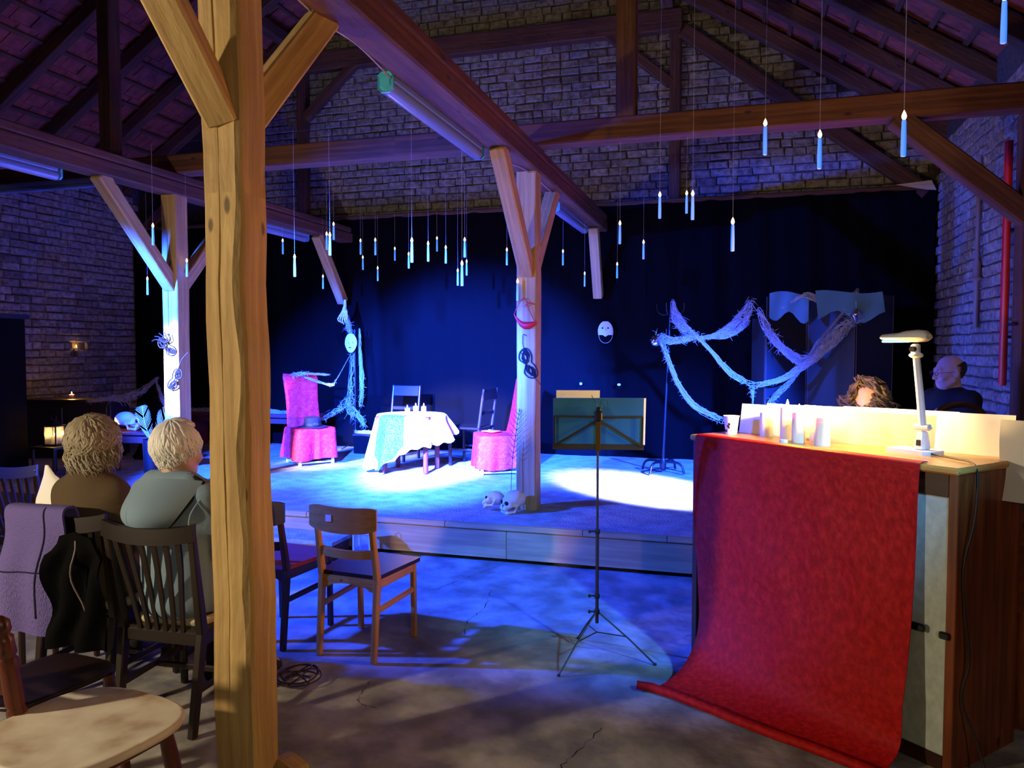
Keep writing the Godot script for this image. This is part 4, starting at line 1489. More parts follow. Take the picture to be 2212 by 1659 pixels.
func make_set() -> void:
	draped_chair(Vector3(-4.90, DECK, -8.08), -126.9, "pink velvet draped chair with a dark hat on its seat")
	draped_chair(Vector3(-2.56, DECK, -8.04), 117.0, "pink velvet draped chair with a pale pink face mask on its seat")
	plain_chair(Vector3(-4.02, DECK, -8.62), 176.0, "black wooden chair behind the tea table, facing the audience", M.chair_black)
	plain_chair(Vector3(-3.02, DECK, -8.5), 84.0, "black wooden chair set side-on between the tea table and the draped chair", M.chair_black)
	# ---- tea table and its cloths
	var tc := Vector3(-3.50, DECK, -7.87)
	var t := thing("tea_table", "small dark red wooden table under the cream tablecloth on the stage", "table", tc, 4)
	slab("tabletop", Vector3(0, 0.615, 0), Vector3(0.62, 0.03, 0.58), M.bench_wood, t, 0.01)
	for x in [-0.235, 0.235]:
		for z in [-0.2, 0.2]:
			beam("leg", Vector3(x, 0, z), Vector3(x, 0.6, z), 0.05, 0.05, M.bench_wood, t, Vector3.BACK)
	slab("apron", Vector3(0, 0.55, 0.2), Vector3(0.46, 0.09, 0.02), M.bench_wood, t)
	slab("apron", Vector3(0, 0.55, -0.2), Vector3(0.46, 0.09, 0.02), M.bench_wood, t)
	drape("tablecloth", "cream tablecloth spread over the tea table, hanging almost to the floor on one side", "tablecloth", tc + Vector3(0, 0.634, 0), M.cream_cloth, 0.0, TAU, func(a): return 0.17 + 0.40 * pow(maxf(cos(a - 2.55), 0.0), 1.5) + 0.14 * maxf(cos(a - 0.9), 0.0), 0.0, 8.0)
	drape("lace_runner", "teal lace runner hanging in a point over the front of the cream tablecloth", "cloth", tc + Vector3(0, 0.640, 0), M.teal_lace, 1.35, 2.15, func(a): return 0.30 + 0.26 * (1.0 - absf(a - 1.85) / 0.5), 0.016, 8.0)
	for k in 3:
		var p: Vector3 = [Vector3(-0.10, 0, -0.12), Vector3(0.03, 0, -0.06), Vector3(0.08, 0, -0.17)][k]
		pillar(tc + Vector3(0, 0.638, 0) + p, 0.028, [0.05, 0.08, 0.07][k], ["low burning candle at the edge of the candle cluster on the tea table", "tallest burning candle in the cluster on the tea table", "middle burning candle in the cluster on the tea table"][k], true, 0.25)
	# ---- hat on the left chair
	var hat := thing("felt_hat", "dark blue felt hat with a ribbon and bow on the pink chair", "hat", Vector3(-4.83, DECK + 0.437, -8.02), 20)
	var b := Mb.new()
	b.lathe([Vector2(0.165, 0.0), Vector2(0.172, 0.004), Vector2(0.165, 0.01), Vector2(0.105, 0.012), Vector2(0.1, 0.03), Vector2(0.097, 0.105), Vector2(0.085, 0.118), Vector2(0.05, 0.122), Vector2(0.002, 0.118)], 26)
	var fe := obj("felt", b, M.felt_blue_black, hat)
	b = Mb.new()
	b.lathe([Vector2(0.104, 0.016), Vector2(0.106, 0.02), Vector2(0.103, 0.045), Vector2(0.101, 0.046)], 26)
	obj("ribbon", b, M.ink, fe)
	b = Mb.new()
	for s in [-1.0, 1.0]:
		b.ball(Vector3(0.07 + s * 0.012, 0.05 + s * 0.01, 0.075 - s * 0.03), Vector3(0.04, 0.022, 0.008), Basis(Vector3.UP, 0.8 + s * 0.5), 10, 6)
	obj("bow", b, M.ink, fe)
	# ---- masks
	var mk := thing("face_mask", "pale pink face mask lying on its back on the draped chair", "mask", Vector3(-2.62, DECK + 0.44, -8.02))
	mk.basis = Basis(Vector3.UP, deg_to_rad(-70)) * Basis(Vector3.RIGHT, deg_to_rad(-90))
	obj("shell", mask_shape(0.16, 0.21, false), M.mask_pink, mk)
	obj("eye_holes", mask_eyes(0.16, 0.21, 0.02, 0.035), M.hollow, mk)
	var fm := thing("face_mask", "full white face mask hanging by a brace end above the cobweb", "mask", Vector3(-5.0, 1.735, -9.3), 6)
	obj("shell", mask_shape(0.17, 0.25, false), M.mask_white, fm)
	obj("eye_holes", mask_eyes(0.17, 0.25, 0.02, 0.028), M.hollow, fm)
	b = Mb.new()
	b.ball(Vector3(0, -0.06, 0.05), Vector3(0.018, 0.006, 0.006), Basis.IDENTITY, 8, 5)
	obj("mouth_slit", b, M.hollow, fm)
	var hm := thing("half_mask", "white half mask hanging on the black curtain above the music stand", "mask", Vector3(-1.62, 1.87, -9.588), 3)
	obj("shell", mask_shape(0.19, 0.26, true), M.mask_white, hm)
	obj("eye_holes", mask_eyes(0.19, 0.26, 0.19, 0.055, 0.128), M.hollow, hm)
	b = Mb.new()
	var el := []
	for k in 13:
		var a := PI * k / 12
		el.append(Vector3(cos(a) * 0.085, -0.04 - sin(a) * 0.1, 0.0))
	b.tube(el, 0.0022, 5)
	obj("elastic", b, M.thread, hm)
	# red mask and black lace mask on the stage post
	var rm := thing("carnival_mask", "red satin eye mask with ribbon hung on the stage post", "mask", Vector3(-1.715, 1.88, -6.195), 0)
	var mp := Mb.new()
	var g := []
	for i in 7:
		var row := []
		for j in 17:
			var u := j / 16.0 * 2.0 - 1.0
			var cx := u * 0.10
			var lo := -0.06 + 0.12 * u * u * (1.0 if u < 0 else 0.45)
			var thick := 0.05 * (1.0 - u * u) + 0.008
			row.append(Vector3(cx, lo + thick * (1.0 - i / 6.0), 0.012 + 0.02 * (1.0 - u * u) * sin(PI * i / 6.0)))
		g.append(row)
	mp.sheet(g, 0.004)
	obj("satin", mp, M.mask_red, rm)
	mp = Mb.new()
	mp.tube(curve([Vector3(-0.10, 0.06, 0.01), Vector3(-0.05, 0.17, 0.012), Vector3(0.0, 0.19, 0.012), Vector3(0.03, 0.1, 0.012), Vector3(0.10, -0.03, 0.012)], 24), 0.003, 5)
	mp.prism(PackedVector2Array([Vector2(-0.02, 0.12), Vector2(0.03, 0.165), Vector2(0.075, 0.135), Vector2(0.03, 0.15)]), 0.006, Transform3D(Basis.IDENTITY, Vector3(0, 0, 0.014)))
	obj("ribbon", mp, M.mask_red, rm)
	var lm := thing("lace_mask", "black lace eye mask hanging on the stage post below the red mask", "mask", Vector3(-1.70, 1.53, -6.185))
	lm.basis = Basis(Vector3.BACK, deg_to_rad(-68))
	lace_mask(lm, M.lace_black, 0.25)
	b = Mb.new()
	b.tube(curve([Vector3(-0.13, 0.02, 0), Vector3(-0.18, 0.03, 0), Vector3(-0.24, 0.06, 0), Vector3(-0.22, 0.08, 0)], 12), 0.003, 5)
	b.tube(curve([Vector3(0.13, 0.02, 0), Vector3(0.25, 0.06, 0), Vector3(0.36, 0.13, 0), Vector3(0.42, 0.12, 0)], 16), 0.0025, 5)
	obj("ribbon", b, M.lace_black, lm)
	for k in 2:
		var a := thing("lace_mask", ["dark lace eye mask with curled feathers, the upper one on the brightly lit post", "dark open-work lace mask with a ribbon, the lower one on the brightly lit post"][k], "mask", [Vector3(-5.27, 1.67, -6.14), Vector3(-5.17, 1.36, -6.14)][k])
		a.basis = Basis(Vector3.UP, deg_to_rad(8)) * Basis(Vector3.BACK, deg_to_rad([-40.0, 62.0][k]))
		lace_mask(a, M.lace_black, 0.21)
		b = Mb.new()
		if k == 0:
			for q in 5:
				var an := 1.4 + q * 0.42
				b.tube(curve([Vector3(-0.03, 0.03, 0.01), Vector3(cos(an) * 0.09 - 0.02, sin(an) * 0.09, 0.025), Vector3(cos(an + 0.4) * 0.13 - 0.02, sin(an + 0.4) * 0.13, 0.012)], 8), 0.006, 5)
			obj("feathers", b, M.ink, a)
		else:
			b.tube(curve([Vector3(0.10, 0.02, 0.0), Vector3(0.2, 0.03, 0.0), Vector3(0.3, 0.0, 0.005)], 12), 0.006, 5)
			obj("ribbon", b, M.ink, a)
	# ---- peacock feather and spider thread leaning on the stage post
	feather(Vector3(-1.83, DECK + 0.02, -6.13), Vector3(-1.76, 1.16, -6.17), 0.075, "lace_black", "long dark peacock feather leaning against the stage post", 34)
	feather(Vector3(-5.36, 0.78, -6.02), Vector3(-5.44, 1.12, -6.0), 0.10, "feather", "bright white feather plume at the foot of the brightly lit post, leaning outwards", 15)
	feather(Vector3(-5.30, 0.78, -6.02), Vector3(-5.13, 1.08, -6.02), 0.11, "feather", "bright white feather plume spreading across the brightly lit post", 15)
	var ff := thing("flower_tub", "dark tub holding white feather plumes before the brightly lit post", "tub", Vector3(-5.33, DECK, -6.02))
	b = Mb.new()
	b.lathe([Vector2(0.08, 0.0), Vector2(0.085, 0.02), Vector2(0.1, 0.5), Vector2(0.085, 0.49), Vector2(0.02, 0.47)], 18)
	obj("tub_wall", b, M.black_metal, ff)
	# ---- skulls
	var sk := skull_mesh()
	skull(sk, Vector3(-1.80, DECK + 0.002, -6.06), Basis(Vector3.UP, deg_to_rad(142)) * Basis(Vector3.BACK, deg_to_rad(6)) * Basis.from_scale(Vector3(1.12, 1.12, 1.12)), "larger bone-coloured skull with its jaw open at the foot of the stage post")
	skull(sk, Vector3(-1.98, DECK + 0.022, -6.08), Basis(Vector3.UP, deg_to_rad(118)) * Basis(Vector3.RIGHT, deg_to_rad(14)) * Basis(Vector3.BACK, deg_to_rad(-24)) * Basis.from_scale(Vector3(0.92, 0.92, 0.92)), "smaller skull tipped sideways against the larger skull by the stage post")
	# ---- left side: console table with a skull and a candle
	var ct := thing("console_table", "dark red console table with a skull on it, before the brightly lit post", "table", Vector3(-6.35, DECK, -6.9), 8)
	slab("tabletop", Vector3(0, 0.445, 0), Vector3(0.72, 0.03, 0.36), M.bench_wood, ct, 0.006)
	slab("apron", Vector3(0, 0.385, 0.13), Vector3(0.64, 0.09, 0.02), M.bench_wood, ct)
	for x in [-0.3, 0.3]:
		for z in [-0.13, 0.13]:
			beam("leg", Vector3(x, 0, z), Vector3(x, 0.43, z), 0.045, 0.045, M.bench_wood, ct, Vector3.BACK)
	skull(sk, Vector3(-6.42, DECK + 0.462, -6.88), Basis(Vector3.UP, deg_to_rad(-60)) * Basis.from_scale(Vector3(1.25, 1.25, 1.25)), "blue-white lit skull on the dark red console table")
	pillar(Vector3(-6.53, DECK + 0.462, -6.78), 0.034, 0.08, "squat white candle beside the skull on the console table", true, 0.15)
	# ---- long bench at the back, cobwebbed trunk
	var lb := thing("long_bench", "long dark red bench with a cobweb sheet along the back of the stage", "bench", Vector3(-6.45, DECK, -9.2))
	slab("seat", Vector3(0, 0.455, 0), Vector3(2.1, 0.05, 0.34), M.bench_wood, lb)
	slab("rail", Vector3(0, 0.38, 0.13), Vector3(1.9, 0.07, 0.025), M.bench_wood, lb)
	for x in [-0.9, 0.0, 0.9]:
		slab("trestle", Vector3(x, 0.215, 0), Vector3(0.06, 0.43, 0.28), M.bench_wood, lb)
	var lt := thing("low_trunk", "low dark trunk topped with cobweb behind the tea table", "trunk", Vector3(-4.5, DECK, -9.15), 2)
	slab("body", Vector3(0, 0.115, 0), Vector3(0.62, 0.23, 0.34), M.black_cloth, lt)
	slab("lid", Vector3(0, 0.245, 0), Vector3(0.64, 0.03, 0.36), M.chair_black, lt)
	# slim stand that holds the mask
	var ms := thing("slim_stand", "slim black floor stand behind the pink chair with the hat", "stand", Vector3(-4.98, DECK, -9.36))
	b = Mb.new()
	b.tube([Vector3(0, 0.03, 0), Vector3(0, 1.62, 0)], 0.009, 8)
	obj("pole", b, M.black_metal, ms)
	for k in 3:
		b = Mb.new()
		var a := TAU * k / 3 + 0.4
		b.tube([Vector3(0, 0.12, 0), Vector3(cos(a) * 0.2, 0.008, sin(a) * 0.17)], 0.008, 6)
		obj("foot", b, M.black_metal, ms)
	# ---- cloaked high-backed chair and dark chest at the far left
	var cl := thing("cloaked_chair", "tall black-cloaked high-backed chair with a pointed top before the curtain", "chair", Vector3(-6.95, DECK, -8.0), 10)
	var rings := []
	for i in 13:
		var q := i / 12.0
		var ring := PackedVector3Array()
		for k in 28:
			var a := -TAU * k / 28
			var r := lerpf(0.36, 0.05, pow(q, 0.75)) * (1.0 + 0.05 * sin(a * 9.0) * (1.0 - q))
			ring.append(Vector3(cos(a) * r, q * 1.0, sin(a) * r * 0.8))
		rings.append(ring)
	b = Mb.new()
	b.loft(rings)
	obj("cloak", b, M.black_cloth, cl)
	var ch := thing("dark_chest", "dark low sideboard with one small candle on top by the dark side wall", "sideboard", Vector3(-8.0, DECK, -7.7), 14)
	slab("body", Vector3(0, 0.36, 0), Vector3(1.15, 0.66, 0.42), M.chair_black, ch)
	slab("top", Vector3(0, 0.715, 0), Vector3(1.22, 0.04, 0.46), M.chair_dark, ch)
	for x in [-0.5, 0.5]:
		slab("foot", Vector3(x, 0.015, 0), Vector3(0.08, 0.03, 0.36), M.chair_black, ch)
	for x in [-0.28, 0.28]:
		var dr := slab("door", Vector3(x, 0.36, 0.215), Vector3(0.5, 0.56, 0.015), M.chair_black, ch)
		var kb := Mb.new()
		kb.ball(Vector3(x - signf(x) * 0.2, 0.4, 0.232), Vector3(0.014, 0.014, 0.014))
		obj("knob", kb, M.brass, dr)
	pillar(Vector3(-8.03, DECK + 0.737, -7.68), 0.03, 0.05, "tiny burning candle on the dark sideboard by the dark side wall", true, 0.12)
	# ---- tall dark cabinet at the left edge
	var cb := thing("tall_cabinet", "tall black cabinet with dusty cobweb along its top at the dark side wall", "cabinet", Vector3(-7.85, DECK, -6.2), 6)
	slab("body", Vector3(0, 0.85, 0), Vector3(0.95, 1.66, 0.5), M.black_cloth, cb)
	slab("cornice", Vector3(0, 1.7, 0), Vector3(1.02, 0.05, 0.56), M.chair_black, cb)
	for x in [-0.24, 0.24]:
		slab("door", Vector3(x, 0.85, 0.255), Vector3(0.46, 1.55, 0.015), M.chair_black, cb)
	# ---- coat stand
	var cs := thing("coat_stand", "tall black metal coat stand with curved hooks and four bent feet, leaning", "coat stand", Vector3(-0.80, DECK, -8.53), 0)
	b = Mb.new()
	b.tube([Vector3(0, 0.06, 0), Vector3(0.03, 0.9, 0), Vector3(0.07, 1.86, 0)], [0.016, 0.013, 0.011], 10)
	obj("pole", b, M.black_metal, cs)
	b = Mb.new()
	b.lathe([Vector2(0.03, 0.03), Vector2(0.036, 0.05), Vector2(0.036, 0.13), Vector2(0.022, 0.16)], 14)
	obj("collar", b, M.black_metal, cs)
	for k in 4:
		var a := TAU * k / 4 + 0.45
		var d := Vector3(cos(a), 0, sin(a))
		b = Mb.new()
		b.tube(curve([d * 0.03 + Vector3(0, 0.12, 0), d * 0.17 + Vector3(0, 0.125, 0), d * 0.235 + Vector3(0, 0.09, 0), d * 0.262 + Vector3(0, 0.013, 0)], 16), [0.013, 0.013, 0.013, 0.013, 0.013, 0.013, 0.013, 0.013, 0.013, 0.013, 0.013, 0.013, 0.013, 0.013, 0.013, 0.014, 0.014], 8)
		obj("foot", b, M.black_metal, cs)
		b = Mb.new()
		b.tube([d * 0.03 + Vector3(0, 0.05, 0), d * 0.25 + Vector3(0, 0.035, 0)], 0.004, 6)
		obj("tie_rod", b, M.black_metal, cs)
	for k in 4:
		var a := TAU * k / 4 + 0.2
		var d := Vector3(cos(a), 0, sin(a))
		for q in [[0.066, 1.74, 0.15], [0.058, 1.46, 0.12]]:
			if k > 1 and q[1] < 1.5:
				continue
			b = Mb.new()
			var o := Vector3(q[0], q[1], 0)
			b.tube(curve([o, o + d * q[2] * 0.55 + Vector3(0, -0.012, 0), o + d * q[2] * 0.95 + Vector3(0, 0.03, 0), o + d * q[2] + Vector3(0, 0.11, 0)], 14), 0.006, 7)
			obj("hook", b, M.black_metal, cs)
	var mb2 := thing("mirror_ball", "small shiny glass bauble hanging from the coat stand", "bauble", Vector3(-0.885, 1.745, -8.5))
	b = Mb.new()
	b.ball(Vector3(0, 0, 0), Vector3(0.062, 0.062, 0.062), Basis.IDENTITY, 24, 16)
	obj("glass_ball", b, M.mirror_ball, mb2)
	b = Mb.new()
	b.tube([Vector3(0, 0.06, 0), Vector3(0.0, 0.08, 0), Vector3(0.015, 0.135, 0)], [0.012, 0.010, 0.002], 8)
	obj("cap_and_loop", b, M.brass, mb2)
	var mb3 := thing("mirror_ball", "angular shiny glass drop hanging from the folding screen", "bauble", Vector3(1.10, 1.99, -8.36))
	b = Mb.new()
	b.lathe([Vector2(0.002, -0.075), Vector2(0.055, 0.0), Vector2(0.03, 0.05), Vector2(0.006, 0.07)], 6)
	obj("glass_drop", b, M.mirror_ball, mb3)
	b = Mb.new()
	b.tube([Vector3(0, 0.065, 0), Vector3(0.0, 0.2, -0.06)], 0.002, 5)
	obj("loop", b, M.thread, mb3)
	# ---- folding screen
	var sc := thing("folding_screen", "dark four-leaf folding screen with thin pale edges and a torn veil on top", "screen", Vector3(0.12, DECK, -8.72))
	var zig := [Vector3(0, 0, 0.02), Vector3(0.13, 0, 0.22), Vector3(0.556, 0, -0.03), Vector3(0.99, 0, 0.27), Vector3(1.38, 0, 0.02)]
	for k in 4:
		var a: Vector3 = zig[k]
		var e: Vector3 = zig[k + 1]
		var lf := Mb.new()
		var hgt := 1.68 if k == 0 else 1.9
		lf.bar((a + e) / 2 + Vector3(0, 0.015, 0), (a + e) / 2 + Vector3(0, hgt, 0), a.distance_to(e) - 0.012, 0.02, (e - a).cross(Vector3.UP).normalized(), 0.002)
		var leaf := obj("leaf", lf, M.screen_panel, sc)
		for q in [a.lerp(e, 0.02), a.lerp(e, 0.98)]:
			var ed := Mb.new()
			ed.tube([q + Vector3(0, 0.0, 0.012), q + Vector3(0, hgt, 0.012)], 0.0022, 5)
			obj("edge_wire", ed, M.grey_pipe, leaf)
	for k in 2:
		var vg := []
		var x0: float = [0.16, 0.60][k]
		var x1: float = [0.54, 1.22][k]
		for i in 6:
			var row := []
			for j in 11:
				var u := j / 10.0
				var y := 1.93 + 0.02 * sin(u * 5.0 + k) - i / 5.0 * (0.25 + 0.05 * sin(u * 9.0 + k * 2.0))
				row.append(Vector3(lerpf(x0, x1, u) + 0.03 * k * i / 5.0, y, 0.3 + 0.012 * sin(u * 14.0 + i * 0.4) + 0.02 * k))
			vg.append(row)
		var vb := Mb.new()
		vb.sheet(vg, 0.002)
		obj("veil", vb, M.veil, sc)


func feather(a: Vector3, b: Vector3, w: float, m: String, label: String, count: int) -> void:
	var t := thing("feather", label, "feather", a)
	var e := b - a
	var q := Mb.new()
	var mid := e * 0.5 + Vector3(-0.02, 0, 0)
	var sp := curve([Vector3.ZERO, mid, e], 20)
	q.tube(sp, 0.0025, 5)
	obj("quill", q, M[m], t)
	q = Mb.new()
	var d := e.normalized()
	var side := d.cross(Vector3.BACK).normalized()
	var from := 0.5 if m == "lace_black" else 0.12
	for k in count:
		var u := lerpf(from, 1.0, k / float(count))
		var p: Vector3 = sp[int(u * 20)]
		for s in [-1.0, 1.0]:
			var l := w * sin(PI * clampf((u - from) / (1.02 - from) * 0.85 + 0.15, 0.0, 1.0))
			q.tube([p, p + side * s * l * 0.55 + d * l * 0.55, p + side * s * l * 0.9 + d * l * 0.95], [0.0022, 0.002, 0.0007], 4)
	obj("barbs", q, M[m], t)


# a cloth over a round top: flat to the rim, then falling in folds; drop(angle) is how far it hangs
func drape(called: String, label: String, category: String, at: Vector3, m: Material, a0: float, a1: float, drop: Callable, lift: float, folds: float) -> void:
	var t := thing(called, label, category, at)
	var cols := int(120 * (a1 - a0) / TAU) + 8
	var grid := []
	var R := 0.375
	for i in 24:
		var row := []
		for j in cols + 1:
			var a := a0 + (a1 - a0) * j / cols
			var l: float = drop.call(a)
			var p: Vector3
			if i < 7:
				var r: float = lerpf(0.004 if a1 - a0 > 6.0 else 0.16, R, i / 6.0)
				p = Vector3(cos(a) * r, lift * 0.15, sin(a) * r)
			else:
				var q := (i - 6) / 17.0
				var f := 0.045 * q * sin(a * folds + 0.7 * sin(a * 3.0)) + 0.02 * q * sin(a * folds * 2.3)
				var r := R + 0.012 + lift * 0.8 + 0.075 * q + f + 0.02 * sin(q * PI * 0.5)
				p = Vector3(cos(a) * r, -minf(q * 4.0, 1.0) * 0.006 - q * l + 0.012 * q * sin(a * 23.0), sin(a) * r)
			row.append(p)
		grid.append(row)
	var b := Mb.new()
	b.sheet(grid, 0.003)
	obj("cloth", b, m, t)


# ---------------------------------------------------------------- cobwebs: bundles of fine stretched fibre
func web_bundle(b: Mb, pts: Array, width: Array, n: int, thick := 0.0024) -> void:
	var steps := pts.size() * 7
	var c := curve(pts, steps)
	n = n * 2
	for k in n:
		var ph := rng.randf() * TAU
		var fr := rng.randf_range(2.0, 5.0)
		var amp := sqrt(rng.randf())
		var t0 := rng.randf_range(0.0, 0.35) if k > 2 else 0.0
		var t1 := rng.randf_range(0.65, 1.0) if k > 2 else 1.0
		var path := []
		for i in range(int(t0 * steps), int(t1 * steps) + 1):
			var u := i / float(steps)
			var w: float = lerpf(width[int(u * (width.size() - 1.001))], width[int(u * (width.size() - 1.001)) + 1], fposmod(u * (width.size() - 1.001), 1.0))
			var a := ph + sin(u * fr * 4.0 + k) * 1.6
			path.append(c[i] + Vector3(cos(a) * w * amp + rng.randf_range(-0.3, 0.3) * w * 0.4, sin(a) * w * amp + rng.randf_range(-0.3, 0.3) * w * 0.4, sin(a * 1.7) * w * amp * 0.6))
		if path.size() > 2:
			b.tube(path, thick * rng.randf_range(0.6, 1.5), 3)
	# tufts of fluff caught on the strands
	for k in n * 4:
		var i := rng.randi() % (steps + 1)
		var u := i / float(steps)
		var w: float = width[int(u * (width.size() - 1))]
		var p: Vector3 = c[i] + Vector3(rng.randf_range(-1, 1), rng.randf_range(-1, 1), rng.randf_range(-0.5, 0.5)) * w * 0.9
		b.tube([p, p + Vector3(rng.randf_range(-1, 1), rng.randf_range(-1, 0.6), rng.randf_range(-0.4, 0.4)) * w * 1.3], [thick * 1.3, thick * 0.4], 3)


func web_thing(label: String, bundles: Array) -> void:
	var b := Mb.new()
	var o: Vector3 = bundles[0][0][0]
	for q in bundles:
		var local := []
		for p in q[0]:
			local.append(p - o)
		web_bundle(b, local, q[1], q[2])
	var t := obj("cobweb", b, M.cobweb)
	t.position = o
	t.set_meta("label", label)
	t.set_meta("category", "cobweb")


func make_cobwebs() -> void:
	var z := -8.42
	web_thing("cobweb garland slung from the coat stand's top hook up to the folding screen's corner", [
		[[Vector3(-0.70, 2.16, z), Vector3(-0.66, 1.99, z), Vector3(-0.55, 1.85, z), Vector3(-0.43, 1.775, z)], [0.02, 0.06, 0.05, 0.025], 22],
		[[Vector3(-0.43, 1.775, z), Vector3(-0.26, 1.80, z), Vector3(-0.07, 1.92, z), Vector3(0.11, 2.15, z)], [0.02, 0.03, 0.05, 0.035], 22],
		[[Vector3(-0.30, 1.77, z), Vector3(-0.12, 1.80, z), Vector3(0.03, 1.92, z), Vector3(0.10, 2.10, z)], [0.015, 0.03, 0.045, 0.03], 14]])
	web_thing("short cobweb tied across from the glass bauble on the coat stand", [[[Vector3(-0.84, 1.80, z), Vector3(-0.72, 1.745, z), Vector3(-0.55, 1.765, z), Vector3(-0.40, 1.78, z)], [0.045, 0.045, 0.03, 0.012], 20]])
	web_thing("pale cobweb strand sweeping down from the bauble towards the piano", [[[Vector3(-0.82, 1.75, z), Vector3(-0.72, 1.48, z), Vector3(-0.60, 1.22, z), Vector3(-0.42, 1.02, z), Vector3(-0.16, 0.90, z)], [0.03, 0.025, 0.03, 0.035, 0.04], 26]])
	web_thing("deep swag of cobweb from the coat stand to the glass drop on the screen", [
		[[Vector3(-0.67, 2.03, z), Vector3(-0.53, 1.87, z), Vector3(-0.33, 1.67, z), Vector3(-0.09, 1.40, z), Vector3(0.15, 1.275, z)], [0.015, 0.012, 0.02, 0.035, 0.035], 22],
		[[Vector3(0.15, 1.275, z), Vector3(0.42, 1.35, z), Vector3(0.65, 1.51, z), Vector3(0.91, 1.77, z), Vector3(1.09, 1.96, z)], [0.03, 0.03, 0.045, 0.075, 0.04], 30],
		[[Vector3(0.12, 1.24, z), Vector3(0.13, 1.17, z), Vector3(0.13, 1.08, z)], [0.03, 0.01, 0.004], 6]])
	web_thing("cobweb falling from the middle of the folding screen into the deep swag", [[[Vector3(0.17, 2.06, z), Vector3(0.28, 1.84, z), Vector3(0.42, 1.66, z), Vector3(0.57, 1.55, z), Vector3(0.67, 1.56, z)], [0.03, 0.05, 0.04, 0.06, 0.04], 24]])
	web_thing("thin taut cobweb string from the top of the screen down to the swag", [[[Vector3(1.12, 2.20, z), Vector3(0.90, 1.91, z), Vector3(0.75, 1.71, z), Vector3(0.63, 1.50, z)], [0.02, 0.012, 0.02, 0.02], 12]])
	web_thing("loose cobweb hanging from the swag down behind the piano", [[[Vector3(0.62, 1.48, z), Vector3(0.45, 1.27, z), Vector3(0.27, 1.08, z)], [0.02, 0.03, 0.035], 18]])
	web_thing("tuft of cobweb knotted on the veil of the folding screen", [[[Vector3(0.41, 2.08, z), Vector3(0.60, 2.20, z), Vector3(0.68, 2.19, z), Vector3(0.78, 2.13, z)], [0.012, 0.02, 0.04, 0.02], 14], [[Vector3(0.78, 2.13, z), Vector3(0.95, 2.16, z), Vector3(1.12, 2.22, z)], [0.01, 0.02, 0.04], 10]])
	# the hanging web with a skeleton hand below the far brace
	web_thing("long cobweb with trailing ends hanging under the white face mask", [
		[[Vector3(-5.13, 2.28, -9.35), Vector3(-5.08, 2.0, -9.35), Vector3(-5.03, 1.84, -9.35)], [0.012, 0.05, 0.02], 16],
		[[Vector3(-4.92, 1.93, -9.38), Vector3(-4.91, 1.6, -9.38), Vector3(-4.88, 1.2, -9.36), Vector3(-4.90, 0.9, -9.36)], [0.01, 0.03, 0.04, 0.03], 14],
		[[Vector3(-5.02, 1.62, -9.37), Vector3(-5.05, 1.2, -9.37), Vector3(-5.08, 0.9, -9.37), Vector3(-5.02, 0.72, -9.36)], [0.04, 0.05, 0.07, 0.02], 8],
		[[Vector3(-5.06, 1.0, -9.37), Vector3(-5.3, 0.78, -9.3), Vector3(-5.45, 0.7, -9.2)], [0.06, 0.04, 0.02], 7],
		[[Vector3(-5.04, 0.86, -9.36), Vector3(-4.9, 0.72, -9.36), Vector3(-4.85, 0.62, -9.36)], [0.06, 0.04, 0.02], 12]])
	web_thing("cobweb stretched from the pink chair's back to the white face mask", [[[Vector3(-5.09, 1.33, -8.2), Vector3(-4.8, 1.22, -8.38), Vector3(-4.78, 1.28, -8.5), Vector3(-4.98, 1.62, -9.28)], [0.015, 0.02, 0.006, 0.002], 6], [[Vector3(-5.14, 1.345, -8.1), Vector3(-5.0, 1.36, -8.2), Vector3(-4.82, 1.34, -8.4)], [0.03, 0.015, 0.012], 14]])
	web_thing("cobweb laid over the long bench at the back", [[[Vector3(-7.4, 0.79, -9.1), Vector3(-6.7, 0.80, -9.12), Vector3(-6.0, 0.79, -9.1), Vector3(-5.5, 0.79, -9.08)], [0.05, 0.05, 0.05, 0.05], 30]])
	web_thing("cobweb laid along the edge of the low trunk", [[[Vector3(-4.8, 0.57, -9.02), Vector3(-4.55, 0.58, -9.0), Vector3(-4.25, 0.58, -9.02)], [0.03, 0.03, 0.02], 20]])
	web_thing("cobweb strung from the cloaked chair's point to the dark sideboard", [[[Vector3(-6.95, 1.30, -7.95), Vector3(-7.15, 1.08, -7.75), Vector3(-7.4, 1.05, -7.6), Vector3(-7.6, 1.02, -7.5)], [0.015, 0.06, 0.03, 0.015], 20], [[Vector3(-6.95, 1.30, -7.9), Vector3(-6.75, 1.1, -7.75), Vector3(-6.62, 0.95, -7.7)], [0.012, 0.025, 0.03], 12]])
	web_thing("dusty cobweb ragged along the top of the tall black cabinet", [[[Vector3(-8.3, 2.05, -5.93), Vector3(-7.85, 2.05, -5.93), Vector3(-7.4, 2.03, -5.98)], [0.03, 0.03, 0.02], 26]])
	# skeleton hand
	var h := thing("skeleton_hand", "bony skeleton hand hanging below a brace end at the curtain", "prop", Vector3(-5.12, 2.12, -9.36))
	var b := Mb.new()
	b.tube([Vector3(0.0, 0.2, 0), Vector3(0.0, 0.12, 0), Vector3(-0.01, 0.05, 0.01)], [0.016, 0.022, 0.03], 8)
	obj("wrist", b, M.bone, h)
